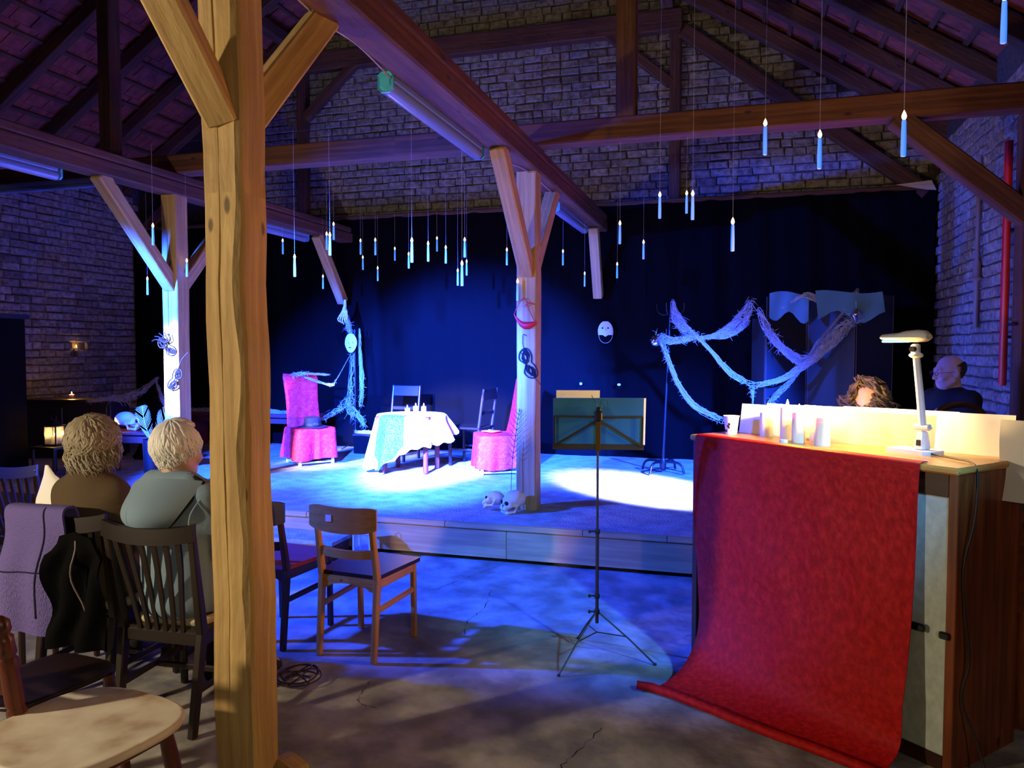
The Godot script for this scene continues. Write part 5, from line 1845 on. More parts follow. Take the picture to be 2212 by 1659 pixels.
	for k in 5:
		b = Mb.new()
		var x := (k - 2) * 0.022
		b.tube(curve([Vector3(x * 0.6, 0.06, 0.01), Vector3(x * 1.3 - 0.01, -0.02, 0.03), Vector3(x * 1.5 - 0.03, -0.08 + absf(k - 2) * 0.008, 0.025), Vector3(x * 1.4 - 0.02, -0.13 + absf(k - 2) * 0.016, 0.0)], 12), [0.012, 0.011, 0.010, 0.010, 0.012, 0.009, 0.009, 0.011, 0.008, 0.008, 0.009, 0.007, 0.004], 7)
		obj("finger", b, M.bone, h)


# ---------------------------------------------------------------- chairs of the audience
func kitchen_chair(at: Vector3, turn: float, label: String, m: Material, seat_m: Material, sticker: bool) -> Node3D:
	var t := thing("kitchen_chair", label, "chair", at, turn)
	# faces -z
	var sb := Mb.new()
	sb.prism(PackedVector2Array([Vector2(-0.205, -0.225), Vector2(0.205, -0.225), Vector2(0.212, -0.21), Vector2(0.185, 0.195), Vector2(-0.185, 0.195), Vector2(-0.212, -0.21)]), 0.022, Transform3D(Basis(Vector3.RIGHT, PI / 2), Vector3(0, 0.449, 0)))
	obj("seat", sb, seat_m, t)
	for s in [-1.0, 1.0]:
		beam("front_leg", Vector3(s * 0.178, 0, -0.2), Vector3(s * 0.178, 0.438, -0.192), 0.03, 0.03, m, t, Vector3.BACK, 0.005)
		var l := Mb.new()
		l.bar(Vector3(s * 0.17, 0, 0.225), Vector3(s * 0.172, 0.44, 0.185), 0.027, 0.034, Vector3.BACK, 0.004, 0.03, 0.042)
		l.bar(Vector3(s * 0.172, 0.435, 0.186), Vector3(s * 0.168, 0.80, 0.245), 0.03, 0.042, Vector3.BACK, 0.004, 0.026, 0.024)
		obj("back_post", l, m, t)
		beam("side_apron", Vector3(s * 0.178, 0.41, -0.19), Vector3(s * 0.172, 0.41, 0.185), 0.02, 0.055, m, t)
		beam("stretcher", Vector3(s * 0.178, 0.28, -0.195), Vector3(s * 0.172, 0.27, 0.2), 0.018, 0.032, m, t)
	beam("front_apron", Vector3(-0.178, 0.41, -0.192), Vector3(0.178, 0.41, -0.192), 0.02, 0.055, m, t)
	# rear apron with an arched lower edge
	var ap := PackedVector2Array([Vector2(-0.17, 0.438), Vector2(0.17, 0.438), Vector2(0.17, 0.37)])
	for k in 9:
		var a := PI * k / 8
		ap.append(Vector2(cos(a) * 0.13, 0.37 + sin(a) * 0.03))
	ap.append(Vector2(-0.17, 0.37))
	var rb := Mb.new()
	rb.prism(ap, 0.02, Transform3D(Basis.IDENTITY, Vector3(0, 0, 0.188)))
	obj("rear_apron", rb, m, t)
	# wide bent top rail with ears, and the slim lower rail
	for q in [["top_rail", 0.755, 0.135, 0.205, 0.255], ["lower_rail", 0.575, 0.045, 0.168, 0.208]]:
		var g := []
		for i in 9:
			var v: float = 1.0 - i / 4.0
			var row := []
			for j in 25:
				var u: float = j / 12.0 - 1.0
				var hh: float = q[2] / 2.0
				if q[0] == "top_rail":
					hh *= (1.0 - 0.22 * pow(absf(u), 6.0))
				var y: float = q[1] + v * hh + (0.012 * u * u if q[0] == "top_rail" else -0.008 * (1.0 - u * u))
				row.append(Vector3(u * q[3], y, q[4] + 0.028 * (1.0 - u * u) - 0.014 * (1.0 if q[0] == "top_rail" else 0.4)))
			g.append(row)
		var b := Mb.new()
		b.sheet(g, 0.02)
		var rail := obj(q[0], b, m, t)
		if sticker and q[0] == "top_rail":
			slab("sticker", Vector3(-0.065, 0.765, 0.2795), Vector3(0.036, 0.036, 0.003), M.paper, rail, 0.001)
	return t


func slat_chair(at: Vector3, turn: float, label: String) -> Node3D:
	var t := thing("slat_back_chair", label, "chair", at, turn, "dark slat-back dining chairs")
	var m: Material = M.chair_dark
	var sb := Mb.new()
	sb.prism(PackedVector2Array([Vector2(-0.2, 0.2), Vector2(-0.225, -0.21), Vector2(-0.2, -0.235), Vector2(0.2, -0.235), Vector2(0.225, -0.21), Vector2(0.2, 0.2)]), 0.03, Transform3D(Basis(Vector3.RIGHT, -PI / 2) * Basis.from_scale(Vector3(1, -1, 1)), Vector3(0, 0.43, 0)))
	obj("seat_frame", sb, m, t)
	var cu := []
	for lv in [[0.445, 0.96], [0.46, 1.0], [0.472, 0.98], [0.48, 0.85], [0.482, 0.4], [0.482, 0.05]]:
		var ring := PackedVector3Array()
		for k in 36:
			var a := -TAU * k / 36
			var p := pow(pow(absf(cos(a)), 6.0) + pow(absf(sin(a)), 6.0), -1.0 / 6.0)
			ring.append(Vector3(cos(a) * p * 0.185 * lv[1], lv[0], -0.02 + sin(a) * p * 0.19 * lv[1]))
		cu.append(ring)
	var b := Mb.new()
	b.loft(cu)
	obj("seat_cushion", b, M.cushion, t)
	for s in [-1.0, 1.0]:
		beam("front_leg", Vector3(s * 0.2, 0, -0.21), Vector3(s * 0.2, 0.425, -0.2), 0.034, 0.034, m, t, Vector3.BACK)
		b = Mb.new()
		b.bar(Vector3(s * 0.185, 0, 0.26), Vector3(s * 0.195, 0.44, 0.195), 0.032, 0.036, Vector3.BACK, 0.005, 0.036, 0.046)
		b.bar(Vector3(s * 0.195, 0.43, 0.195), Vector3(s * 0.21, 0.895, 0.275), 0.036, 0.046, Vector3.BACK, 0.005, 0.03, 0.026)
		obj("back_post", b, m, t)
		beam("side_rail", Vector3(s * 0.2, 0.405, -0.2), Vector3(s * 0.195, 0.405, 0.19), 0.022, 0.06, m, t)
		beam("stretcher", Vector3(s * 0.2, 0.19, -0.2), Vector3(s * 0.188, 0.19, 0.225), 0.018, 0.03, m, t)
	beam("rear_rail", Vector3(-0.19, 0.405, 0.195), Vector3(0.19, 0.405, 0.195), 0.024, 0.06, m, t)
	beam("cross_stretcher", Vector3(-0.19, 0.19, 0.0), Vector3(0.19, 0.19, 0.0), 0.018, 0.028, m, t)
	# dished top rail
	var g := []
	for i in 7:
		var row := []
		for j in 21:
			var u := j / 10.0 - 1.0
			row.append(Vector3(u * 0.225, 0.872 + 0.035 * (1.0 - i / 3.0) + 0.022 * pow(absf(u), 2.5) - 0.006, 0.272 + 0.03 * (1.0 - u * u)))
		g.append(row)
	b = Mb.new()
	b.sheet(g, 0.022)
	obj("top_rail", b, m, t)
	# bowed slats that draw together towards the seat
	for k in 6:
		var u := (k - 2.5) / 2.5
		b = Mb.new()
		var path := curve([Vector3(u * 0.155, 0.86, 0.29), Vector3(u * 0.145, 0.74, 0.262), Vector3(u * 0.125, 0.6, 0.232), Vector3(u * 0.105, 0.42, 0.198)], 10)
		var sl := []
		for i in 11:
			var hw := lerpf(0.012, 0.009, i / 10.0)
			var c: Vector3 = path[i]
			sl.append(PackedVector3Array([c + Vector3(hw, 0, -0.006), c + Vector3(hw, 0, 0.006), c + Vector3(-hw, 0, 0.006), c + Vector3(-hw, 0, -0.006)]))
		b.loft(sl, true, false)
		obj("slat", b, m, t)
	return t


func make_seats() -> void:
	kitchen_chair(Vector3(-1.975, 0, -3.845), -5.0, "honey-yellow wooden kitchen chair with a bent top rail and a small sticker", M.chair_yellow, M.chair_brown, true)
	kitchen_chair(Vector3(-2.53, 0, -3.87), -6.0, "dark brown kitchen chair with a red seat, half hidden behind the thick post", M.chair_brown, M.seat_pad, false)
	slat_chair(Vector3(-2.405, 0, -2.93), 3.0, "dark slat-back chair carrying the person in the grey hooded coat")
	slat_chair(Vector3(-2.93, 0, -3.0), 3.0, "dark slat-back chair hung with a lilac blanket and a black jacket")
	slat_chair(Vector3(-4.5, 0, -4.05), 4.0, "dark slat-back chair standing empty beyond the lilac blanket")
	# ---- lilac checked blanket over the top rail
	var bl := thing("lilac_blanket", "folded lilac wool blanket with dark check lines over the slat chair", "blanket", Vector3(-2.99, 0, -2.70), 3)
	var g := []
	var prof := curve([Vector3(0, 0.62, -0.075), Vector3(0, 0.80, -0.05), Vector3(0, 0.925, -0.035), Vector3(0, 0.947, 0.0), Vector3(0, 0.925, 0.045), Vector3(0, 0.80, 0.052), Vector3(0, 0.62, 0.07), Vector3(0, 0.42, 0.075)], 34)
	for i in prof.size():
		var p: Vector3 = prof[i]
		var row := []
		for j in 17:
			var u := j / 16.0
			var sag := 0.02 * sin(u * 5.0) + 0.012 * sin(u * 11.0)
			row.append(Vector3(lerpf(-0.17, 0.14, u) - 0.035 * smoothstep(0.9, 0.4, p.y) + 0.01 * sin(p.y * 17.0), p.y - (0.05 * u * smoothstep(0.7, 0.4, p.y)), p.z + sag * smoothstep(0.94, 0.6, p.y) * signf(p.z + 0.001)))
		g.append(row)
	var b := Mb.new()
	b.sheet(g, 0.012)
	obj("wool", b, M.blanket, bl)
	b = Mb.new()
	var line := []
	for i in range(17, 33):
		line.append(g[i][11] + Vector3(0, 0.002, 0.0075))
	b.tube(line, 0.0035, 5)
	line = []
	for j in 17:
		line.append(g[28][j] + Vector3(0, 0, 0.0075))
	b.tube(line, 0.0035, 5)
	obj("check_lines", b, M.blanket_line, bl)
	# ---- black jacket hung on the same chair
	var jk := thing("black_jacket", "black jacket with a pale zip hanging from the slat chair beside the lilac blanket", "jacket", Vector3(-2.755, 0, -2.69), 2)
	g = []
	for i in 16:
		var row := []
		var y := lerpf(0.86, 0.36, i / 15.0)
		for j in 21:
			var u := j / 20.0
			var wid := 0.55 + 0.45 * smoothstep(0.0, 0.22, i / 15.0) - 0.12 * smoothstep(0.3, 0.7, i / 15.0) + 0.2 * smoothstep(0.6, 1.0, i / 15.0)
			row.append(Vector3((lerpf(-0.15, 0.15, u) + 0.012 * sin(i * 0.8)) * wid, y - 0.05 * absf(u - 0.45) * (1.0 if i < 3 else 0.3), 0.055 + 0.03 * sin(u * 13.0 + i * 0.35) * smoothstep(0.0, 0.3, i / 15.0) + 0.03 * i / 15.0))
		g.append(row)
	b = Mb.new()
	b.sheet(g, 0.01)
	obj("cloth", b, M.black_cloth, jk)
	b = Mb.new()
	line = []
	for i in range(1, 14):
		line.append(g[i][10] + Vector3(0.004 * i, 0, 0.009))
	b.tube(line, 0.004, 5)
	obj("zip", b, M.grey_pipe, jk)
	# ---- country chair in the corner: turned posts, ladder slats and a worn pale seat
	var t := thing("ladder_back_chair", "country chair with thick turned red-brown posts and ladder slats", "chair", Vector3(-2.44, 0, -2.165), -6)
	var rings := []
	for lv in [[0.425, 0.93], [0.432, 0.99], [0.442, 1.0], [0.45, 0.975], [0.447, 0.85], [0.441, 0.5], [0.44, 0.05]]:
		var ring := PackedVector3Array()
		for k in 48:
			var a := -TAU * k / 48
			var c := cos(a)
			var s := sin(a)
			var p := pow(pow(absf(c), 4.2) + pow(absf(s), 4.2), -1.0 / 4.2)
			ring.append(Vector3(c * p * (0.175 - 0.015 * s) * lv[1], lv[0], s * p * 0.215 * lv[1]))
		rings.append(ring)
	b = Mb.new()
	b.loft(rings)
	obj("seat", b, M.chair_dark, t)
	worn_stool()
	var turned := [Vector2(0.017, 0.0), Vector2(0.022, 0.1), Vector2(0.018, 0.16), Vector2(0.024, 0.2), Vector2(0.018, 0.22), Vector2(0.023, 0.4), Vector2(0.024, 0.46), Vector2(0.019, 0.475), Vector2(0.023, 0.49), Vector2(0.022, 0.6), Vector2(0.024, 0.64), Vector2(0.018, 0.652), Vector2(0.024, 0.664), Vector2(0.022, 0.705), Vector2(0.023, 0.72), Vector2(0.015, 0.732), Vector2(0.021, 0.748), Vector2(0.02, 0.775), Vector2(0.01, 0.79), Vector2(0.003, 0.797)]
	for s in [-1.0, 1.0]:
		b = Mb.new()
		b.lathe(turned, 16, Transform3D(Basis(Vector3.RIGHT, 0.14) * Basis.from_scale(Vector3(1.3, 1, 1.3)), Vector3(s * 0.18, 0, 0.15)))
		obj("back_post", b, M.chair_red_brown, t)
		b = Mb.new()
		b.tube([Vector3(s * 0.2, 0, -0.2), Vector3(s * 0.185, 0.12, -0.185), Vector3(s * 0.17, 0.3, -0.165), Vector3(s * 0.16, 0.43, -0.15)], [0.014, 0.02, 0.023, 0.018], 12)
		obj("front_leg", b, M.chair_red_brown, t)
		b = Mb.new()
		b.tube([Vector3(s * 0.185, 0.17, -0.18), Vector3(s * 0.18, 0.17, 0.17)], 0.011, 8)
		obj("stretcher", b, M.chair_red_brown, t)
	for y in [0.53, 0.61, 0.69]:
		g = []
		for i in 5:
			var row := []
			for j in 13:
				var u := j / 6.0 - 1.0
				row.append(Vector3(u * 0.175, y + 0.024 * (1.0 - i / 2.0) * (1.0 - 0.25 * u * u), 0.15 + y * 0.141 + 0.02 * (1.0 - u * u)))
			g.append(row)
		b = Mb.new()
		b.sheet(g, 0.012)
		obj("ladder_slat", b, M.chair_red_brown, t)
	# dark bentwood chair end beyond the piano
	var bt := plain_chair(Vector3(1.30, 0, -4.62), 200, "dark bentwood chair just beyond the end of the piano", M.chair_dark, 0.46, 1.0)
	b = Mb.new()
	b.tube(curve([Vector3(-0.185, 0.92, 0.25), Vector3(-0.19, 1.16, 0.28), Vector3(-0.12, 1.3, 0.3), Vector3(0, 1.34, 0.3), Vector3(0.12, 1.3, 0.3), Vector3(0.19, 1.16, 0.28), Vector3(0.185, 0.92, 0.25)], 30), 0.019, 8)
	obj("bent_hoop", b, M.chair_dark, bt)


# a broad stool seat worn pale, beside the ladder-back chair
func worn_stool() -> void:
	var t := thing("worn_stool", "broad wooden stool with a worn pale seat in front of the thick post", "stool", Vector3(-2.005, 0, -1.92), -8)
	var rings := []
	for lv in [[0.418, 0.93], [0.424, 0.985], [0.436, 1.0], [0.447, 0.985], [0.451, 0.95], [0.447, 0.82], [0.442, 0.5], [0.441, 0.05]]:
		var ring := PackedVector3Array()
		for k in 56:
			var a := -TAU * k / 56
			var c := cos(a)
			var s := sin(a)
			var p := pow(pow(absf(c), 3.0) + pow(absf(s), 3.0), -1.0 / 3.0)
			ring.append(Vector3(c * p * (0.275 - 0.015 * s) * lv[1], lv[0], s * p * 0.265 * lv[1]))
		rings.append(ring)
	var b := Mb.new()
	b.loft(rings)
	obj("seat", b, M.worn_white, t)
	for x in [-1.0, 1.0]:
		for z in [-1.0, 1.0]:
			b = Mb.new()
			b.tube([Vector3(x * 0.23, 0, z * 0.22), Vector3(x * 0.215, 0.12, z * 0.205), Vector3(x * 0.19, 0.3, z * 0.18), Vector3(x * 0.175, 0.425, z * 0.165)], [0.016, 0.023, 0.026, 0.02], 12)
			obj("leg", b, M.chair_red_brown, t)
	beam("apron", Vector3(0.19, 0.395, -0.17), Vector3(0.19, 0.395, 0.17), 0.022, 0.05, M.chair_red_brown, t)
	beam("apron", Vector3(-0.19, 0.395, -0.17), Vector3(-0.19, 0.395, 0.17), 0.022, 0.05, M.chair_red_brown, t)


# ---------------------------------------------------------------- people
var head_mb: Mb
var hand_mb: Mb


func make_head() -> void:
	var f := Field.new(Vector3(-0.11, -0.17, -0.14), Vector3(0.11, 0.14, 0.13), 0.0045)
	f.ell(Vector3(0, 0.03, 0.012), Vector3(0.076, 0.09, 0.096), 0.01)
	f.ell(Vector3(0, -0.03, -0.036), Vector3(0.062, 0.088, 0.06), 0.03)
	f.ell(Vector3(0, -0.09, -0.055), Vector3(0.036, 0.026, 0.036), 0.025)
	f.cap(Vector3(-0.055, -0.06, -0.0), Vector3(-0.028, -0.098, -0.05), 0.02, 0.018, 0.03)
	f.cap(Vector3(0.055, -0.06, -0.0), Vector3(0.028, -0.098, -0.05), 0.02, 0.018, 0.03)
	f.cap(Vector3(-0.036, 0.022, -0.082), Vector3(0.036, 0.022, -0.082), 0.013, 0.013, 0.02)
	for s in [-1.0, 1.0]:
		f.ell(Vector3(s * 0.032, -0.001, -0.104), Vector3(0.018, 0.012, 0.014), 0.01, true)
		f.ell(Vector3(s * 0.032, -0.002, -0.083), Vector3(0.012, 0.011, 0.012), 0.004)
		f.ell(Vector3(s * 0.042, -0.035, -0.072), Vector3(0.02, 0.016, 0.018), 0.02)
		f.ell(Vector3(s * 0.079, -0.008, 0.012), Vector3(0.008, 0.032, 0.019), 0.008, false, Basis(Vector3.UP, s * 0.35))
	f.cap(Vector3(0, 0.008, -0.094), Vector3(0, -0.034, -0.116), 0.008, 0.0115, 0.012)
	f.cap(Vector3(-0.010, -0.04, -0.105), Vector3(0.010, -0.04, -0.105), 0.009, 0.009, 0.008)
	f.cap(Vector3(-0.019, -0.065, -0.088), Vector3(0.019, -0.065, -0.088), 0.007, 0.007, 0.006)
	f.cap(Vector3(-0.016, -0.077, -0.087), Vector3(0.016, -0.077, -0.087), 0.007, 0.007, 0.006)
	f.cap(Vector3(0, -0.07, 0.02), Vector3(0, -0.16, 0.03), 0.055, 0.056, 0.03)
	head_mb = Mb.new()
	f.add_to(head_mb)
	# a relaxed hand: palm down, fingers towards -z, thumb at -x
	var h := Field.new(Vector3(-0.075, -0.06, -0.2), Vector3(0.06, 0.05, 0.05), 0.0055)
	h.cap(Vector3(0, 0, 0.03), Vector3(0, 0, 0.0), 0.026, 0.027, 0.02)
	h.cap(Vector3(-0.02, 0, -0.02), Vector3(-0.026, 0.004, -0.08), 0.017, 0.014, 0.02)
	h.cap(Vector3(0.0, 0, -0.02), Vector3(0.0, 0.006, -0.085), 0.018, 0.014, 0.02)
	h.cap(Vector3(0.02, 0, -0.02), Vector3(0.027, 0.0, -0.075), 0.017, 0.013, 0.02)
	for k in 4:
		var x := -0.029 + k * 0.0195
		var l: float = [0.9, 1.0, 0.94, 0.74][k]
		var p0 := Vector3(x, 0.004, -0.082)
		var p1 := p0 + Vector3(x * 0.1, -0.004, -0.042 * l)
		var p2 := p1 + Vector3(x * 0.05, -0.014, -0.024 * l)
		var p3 := p2 + Vector3(0, -0.016, -0.012 * l)
		h.cap(p0, p1, 0.0095, 0.0088, 0.004)
		h.cap(p1, p2, 0.0088, 0.0082, 0.004)
		h.cap(p2, p3, 0.0082, 0.0072, 0.004)
	h.cap(Vector3(-0.022, -0.004, -0.015), Vector3(-0.048, -0.010, -0.045), 0.014, 0.0115, 0.012)
	h.cap(Vector3(-0.048, -0.010, -0.045), Vector3(-0.05, -0.016, -0.08), 0.0112, 0.0085, 0.006)
	hand_mb = Mb.new()
	h.add_to(hand_mb)


# o: scale, lean (forward, radians), yaw, pitch, skin, top, legs, shoes, seat
func person(label: String, at: Vector3, turn: float, o: Dictionary) -> Array:
	var t := thing("person", label, "person", at, turn)
	var k: float = o.get("scale", 1.0)
	t.scale = Vector3(k, k, k)
	var lean: float = o.get("lean", 0.0)
	var hip := Vector3(0, 0.56, 0)
	var L := func(p: Vector3) -> Vector3: return hip + Basis(Vector3.RIGHT, -lean) * (p - hip)
	var slim: float = o.get("narrow", 0.0)
	var wrist: Vector3 = o.get("wrist", Vector3(0.10, 0.64, -0.27))
	var elbow: Vector3 = o.get("elbow", Vector3(0.23, 0.80, -0.06))
	var skin := Field.new(Vector3(-0.36, 0.0, -0.72), Vector3(0.36, 1.3, 0.32), 0.016)
	var cloth := Field.new(Vector3(-0.38, 0.3, -0.5), Vector3(0.38, 1.3, 0.34), 0.014)
	var legs := Field.new(Vector3(-0.3, 0.03, -0.7), Vector3(0.3, 0.75, 0.25), 0.016)
	skin.cap(L.call(Vector3(0, 0.56, 0)), L.call(Vector3(0, 0.95, 0.02)), 0.12, 0.13, 0.05)
	skin.cap(L.call(Vector3(0, 1.0, 0.02)), L.call(Vector3(0, 1.2, 0.02)), 0.07, 0.05, 0.05)
	for s in [-1.0, 1.0]:
		var sh: Vector3 = L.call(Vector3(s * (0.165 - slim), 1.055 - slim, 0.02))
		var el: Vector3 = Vector3(s * elbow.x, elbow.y, elbow.z)
		var wr: Vector3 = Vector3(s * wrist.x, wrist.y, wrist.z)
		skin.cap(L.call(Vector3(0, 1.03, 0.02)), sh, 0.07, 0.055, 0.05)
		skin.cap(sh, el, 0.046, 0.038, 0.03)
		skin.cap(el, wr, 0.037, 0.026, 0.02)
		skin.cap(Vector3(s * 0.09, 0.54, 0.0), Vector3(s * 0.12, 0.52, -0.43), 0.075, 0.055, 0.04)
		skin.cap(Vector3(s * 0.12, 0.52, -0.43), Vector3(s * 0.12, 0.10, -0.40), 0.052, 0.034, 0.02)
		skin.cap(Vector3(s * 0.12, 0.055, -0.38), Vector3(s * 0.13, 0.045, -0.56), 0.034, 0.028, 0.02)
		cloth.cap(L.call(Vector3(0, 1.06 + slim, 0.03)), L.call(Vector3(s * (0.15 - slim), 1.055 - slim, 0.025)), 0.085, 0.07, 0.05)
		cloth.cap(sh, el, 0.07, 0.06, 0.03)
		cloth.cap(el, wr.lerp(el, 0.12), 0.06, 0.048, 0.02)
		legs.cap(Vector3(s * 0.09, 0.545, 0.0), Vector3(s * 0.12, 0.525, -0.43), 0.092, 0.068, 0.03)
		legs.cap(Vector3(s * 0.12, 0.525, -0.43), Vector3(s * 0.12, 0.10, -0.40), 0.066, 0.055, 0.02)
	cloth.ell(L.call(Vector3(0, 0.92, 0.025)), Vector3(0.19, 0.21, 0.135), 0.06, false, Basis(Vector3.RIGHT, -lean))
	cloth.ell(L.call(Vector3(0, 0.70, 0.01)), Vector3(0.185, 0.2, 0.145), 0.08, false, Basis(Vector3.RIGHT, -lean * 0.5))
	cloth.ell(Vector3(0, 0.57, -0.03), Vector3(0.205, 0.12, 0.19), 0.06)
	if o.has("extra"):
		o.extra.call(cloth)
	var body := Mb.new()
	skin.add_to(body)
	var hc: Vector3 = L.call(Vector3(0, 1.18, 0.015)) + Vector3(0, 0.075, -0.02)
	var hx := Transform3D(Basis(Vector3.UP, o.get("yaw", 0.0)) * Basis(Vector3.RIGHT, -o.get("pitch", 0.0)) * Basis(Vector3.BACK, o.get("roll", 0.0)), hc)
	body.append(head_mb, hx)
	for s in [-1.0, 1.0]:
		var wr := Vector3(s * wrist.x, wrist.y, wrist.z)
		var el := Vector3(s * elbow.x, elbow.y, elbow.z)
		var hb := Basis.looking_at(wr - el, Vector3.UP) * Basis.from_scale(Vector3(s, 1, 1))
		body.append(hand_mb, Transform3D(hb, wr + (wr - el).normalized() * 0.02))
	obj("body", body, o.get("skin", M.skin), t)
	var b := Mb.new()
	cloth.add_to(b)
	obj(o.get("top_name", "coat"), b, o.top, t)
	b = Mb.new()
	legs.add_to(b)
	obj("trousers", b, M.trousers, t)
	for s in [-1.0, 1.0]:
		b = Mb.new()
		var rings := []
		for e in [[-0.34, 0.03, 0.05], [-0.38, 0.042, 0.075], [-0.44, 0.042, 0.062], [-0.52, 0.045, 0.045], [-0.58, 0.036, 0.034], [-0.605, 0.012, 0.014]]:
			var ring := PackedVector3Array()
			for q in 14:
				var a := TAU * q / 14
				ring.append(Vector3(s * 0.123 + cos(a) * e[1], maxf(0.002, e[2] * 0.9 + sin(a) * e[2] * 0.98), e[0]))
			rings.append(ring)
		b.loft(rings)
		obj("shoe", b, M.shirt_black, t)
	return [t, hx]


# locks combed from the crown; long(azimuth) gives how far each one reaches (radians over the skull), hang how much falls free
func locks(count: int, hx: Transform3D, rad: Vector3, reach: Callable, hang: Callable, wave: float, thick: float, seed_: int, centre := Vector3(0, 0.03, 0.012), crown := Vector3(0, 0.93, 0.36)) -> Mb:
	var r := RandomNumberGenerator.new()
	r.seed = seed_
	var b := Mb.new()
	var p := crown.normalized()
	var fr := (Vector3(0, 0, -1) - p * p.dot(Vector3(0, 0, -1))).normalized()
	var sd := fr.cross(p)
	for k in count:
		var az := r.randf() * TAU
		var far: float = reach.call(az) * r.randf_range(0.88, 1.05)
		var start := r.randf_range(0.0, 0.75) * far if k % 3 else 0.05
		var puff := r.randf_range(0.97, 1.10)
		var ph := r.randf() * TAU
		var path := []
		var ra := []
		var last := Vector3.ZERO
		for i in 9:
			var q := i / 8.0
			var th := lerpf(start, far, q)
			var a := az + wave * sin(q * 7.0 + ph) * (0.3 + q)
			var d := p * cos(th) + (fr * cos(a) + sd * sin(a)) * sin(th)
			last = centre + d * rad * (puff + wave * 0.25 * sin(q * 9.0 + ph * 2.0))
			path.append(last)
			ra.append(thick * sin(PI * clampf(q * 0.82 + 0.14, 0.0, 1.0)) + 0.0008)
		var h: float = hang.call(az)
		if h > 0.0:
			for i in 3:
				var q := (i + 1) / 3.0
				path.append(last + Vector3(sin(ph + q * 5.0) * wave * 0.10, -h * q * r.randf_range(0.7, 1.1), cos(ph + q * 4.0) * wave * 0.08 - 0.012 * q * signf(last.z)))
				ra.append(thick * (1.0 - q * 0.85) * 0.8)
		for i in path.size():
			path[i] = hx * path[i]
		b.tube(path, ra, 5)
	return b


func skullcap(hx: Transform3D, c: Vector3, r: Vector3) -> Mb:
	var b := Mb.new()
	b.ball(hx * c, r, hx.basis, 24, 16)
	return b


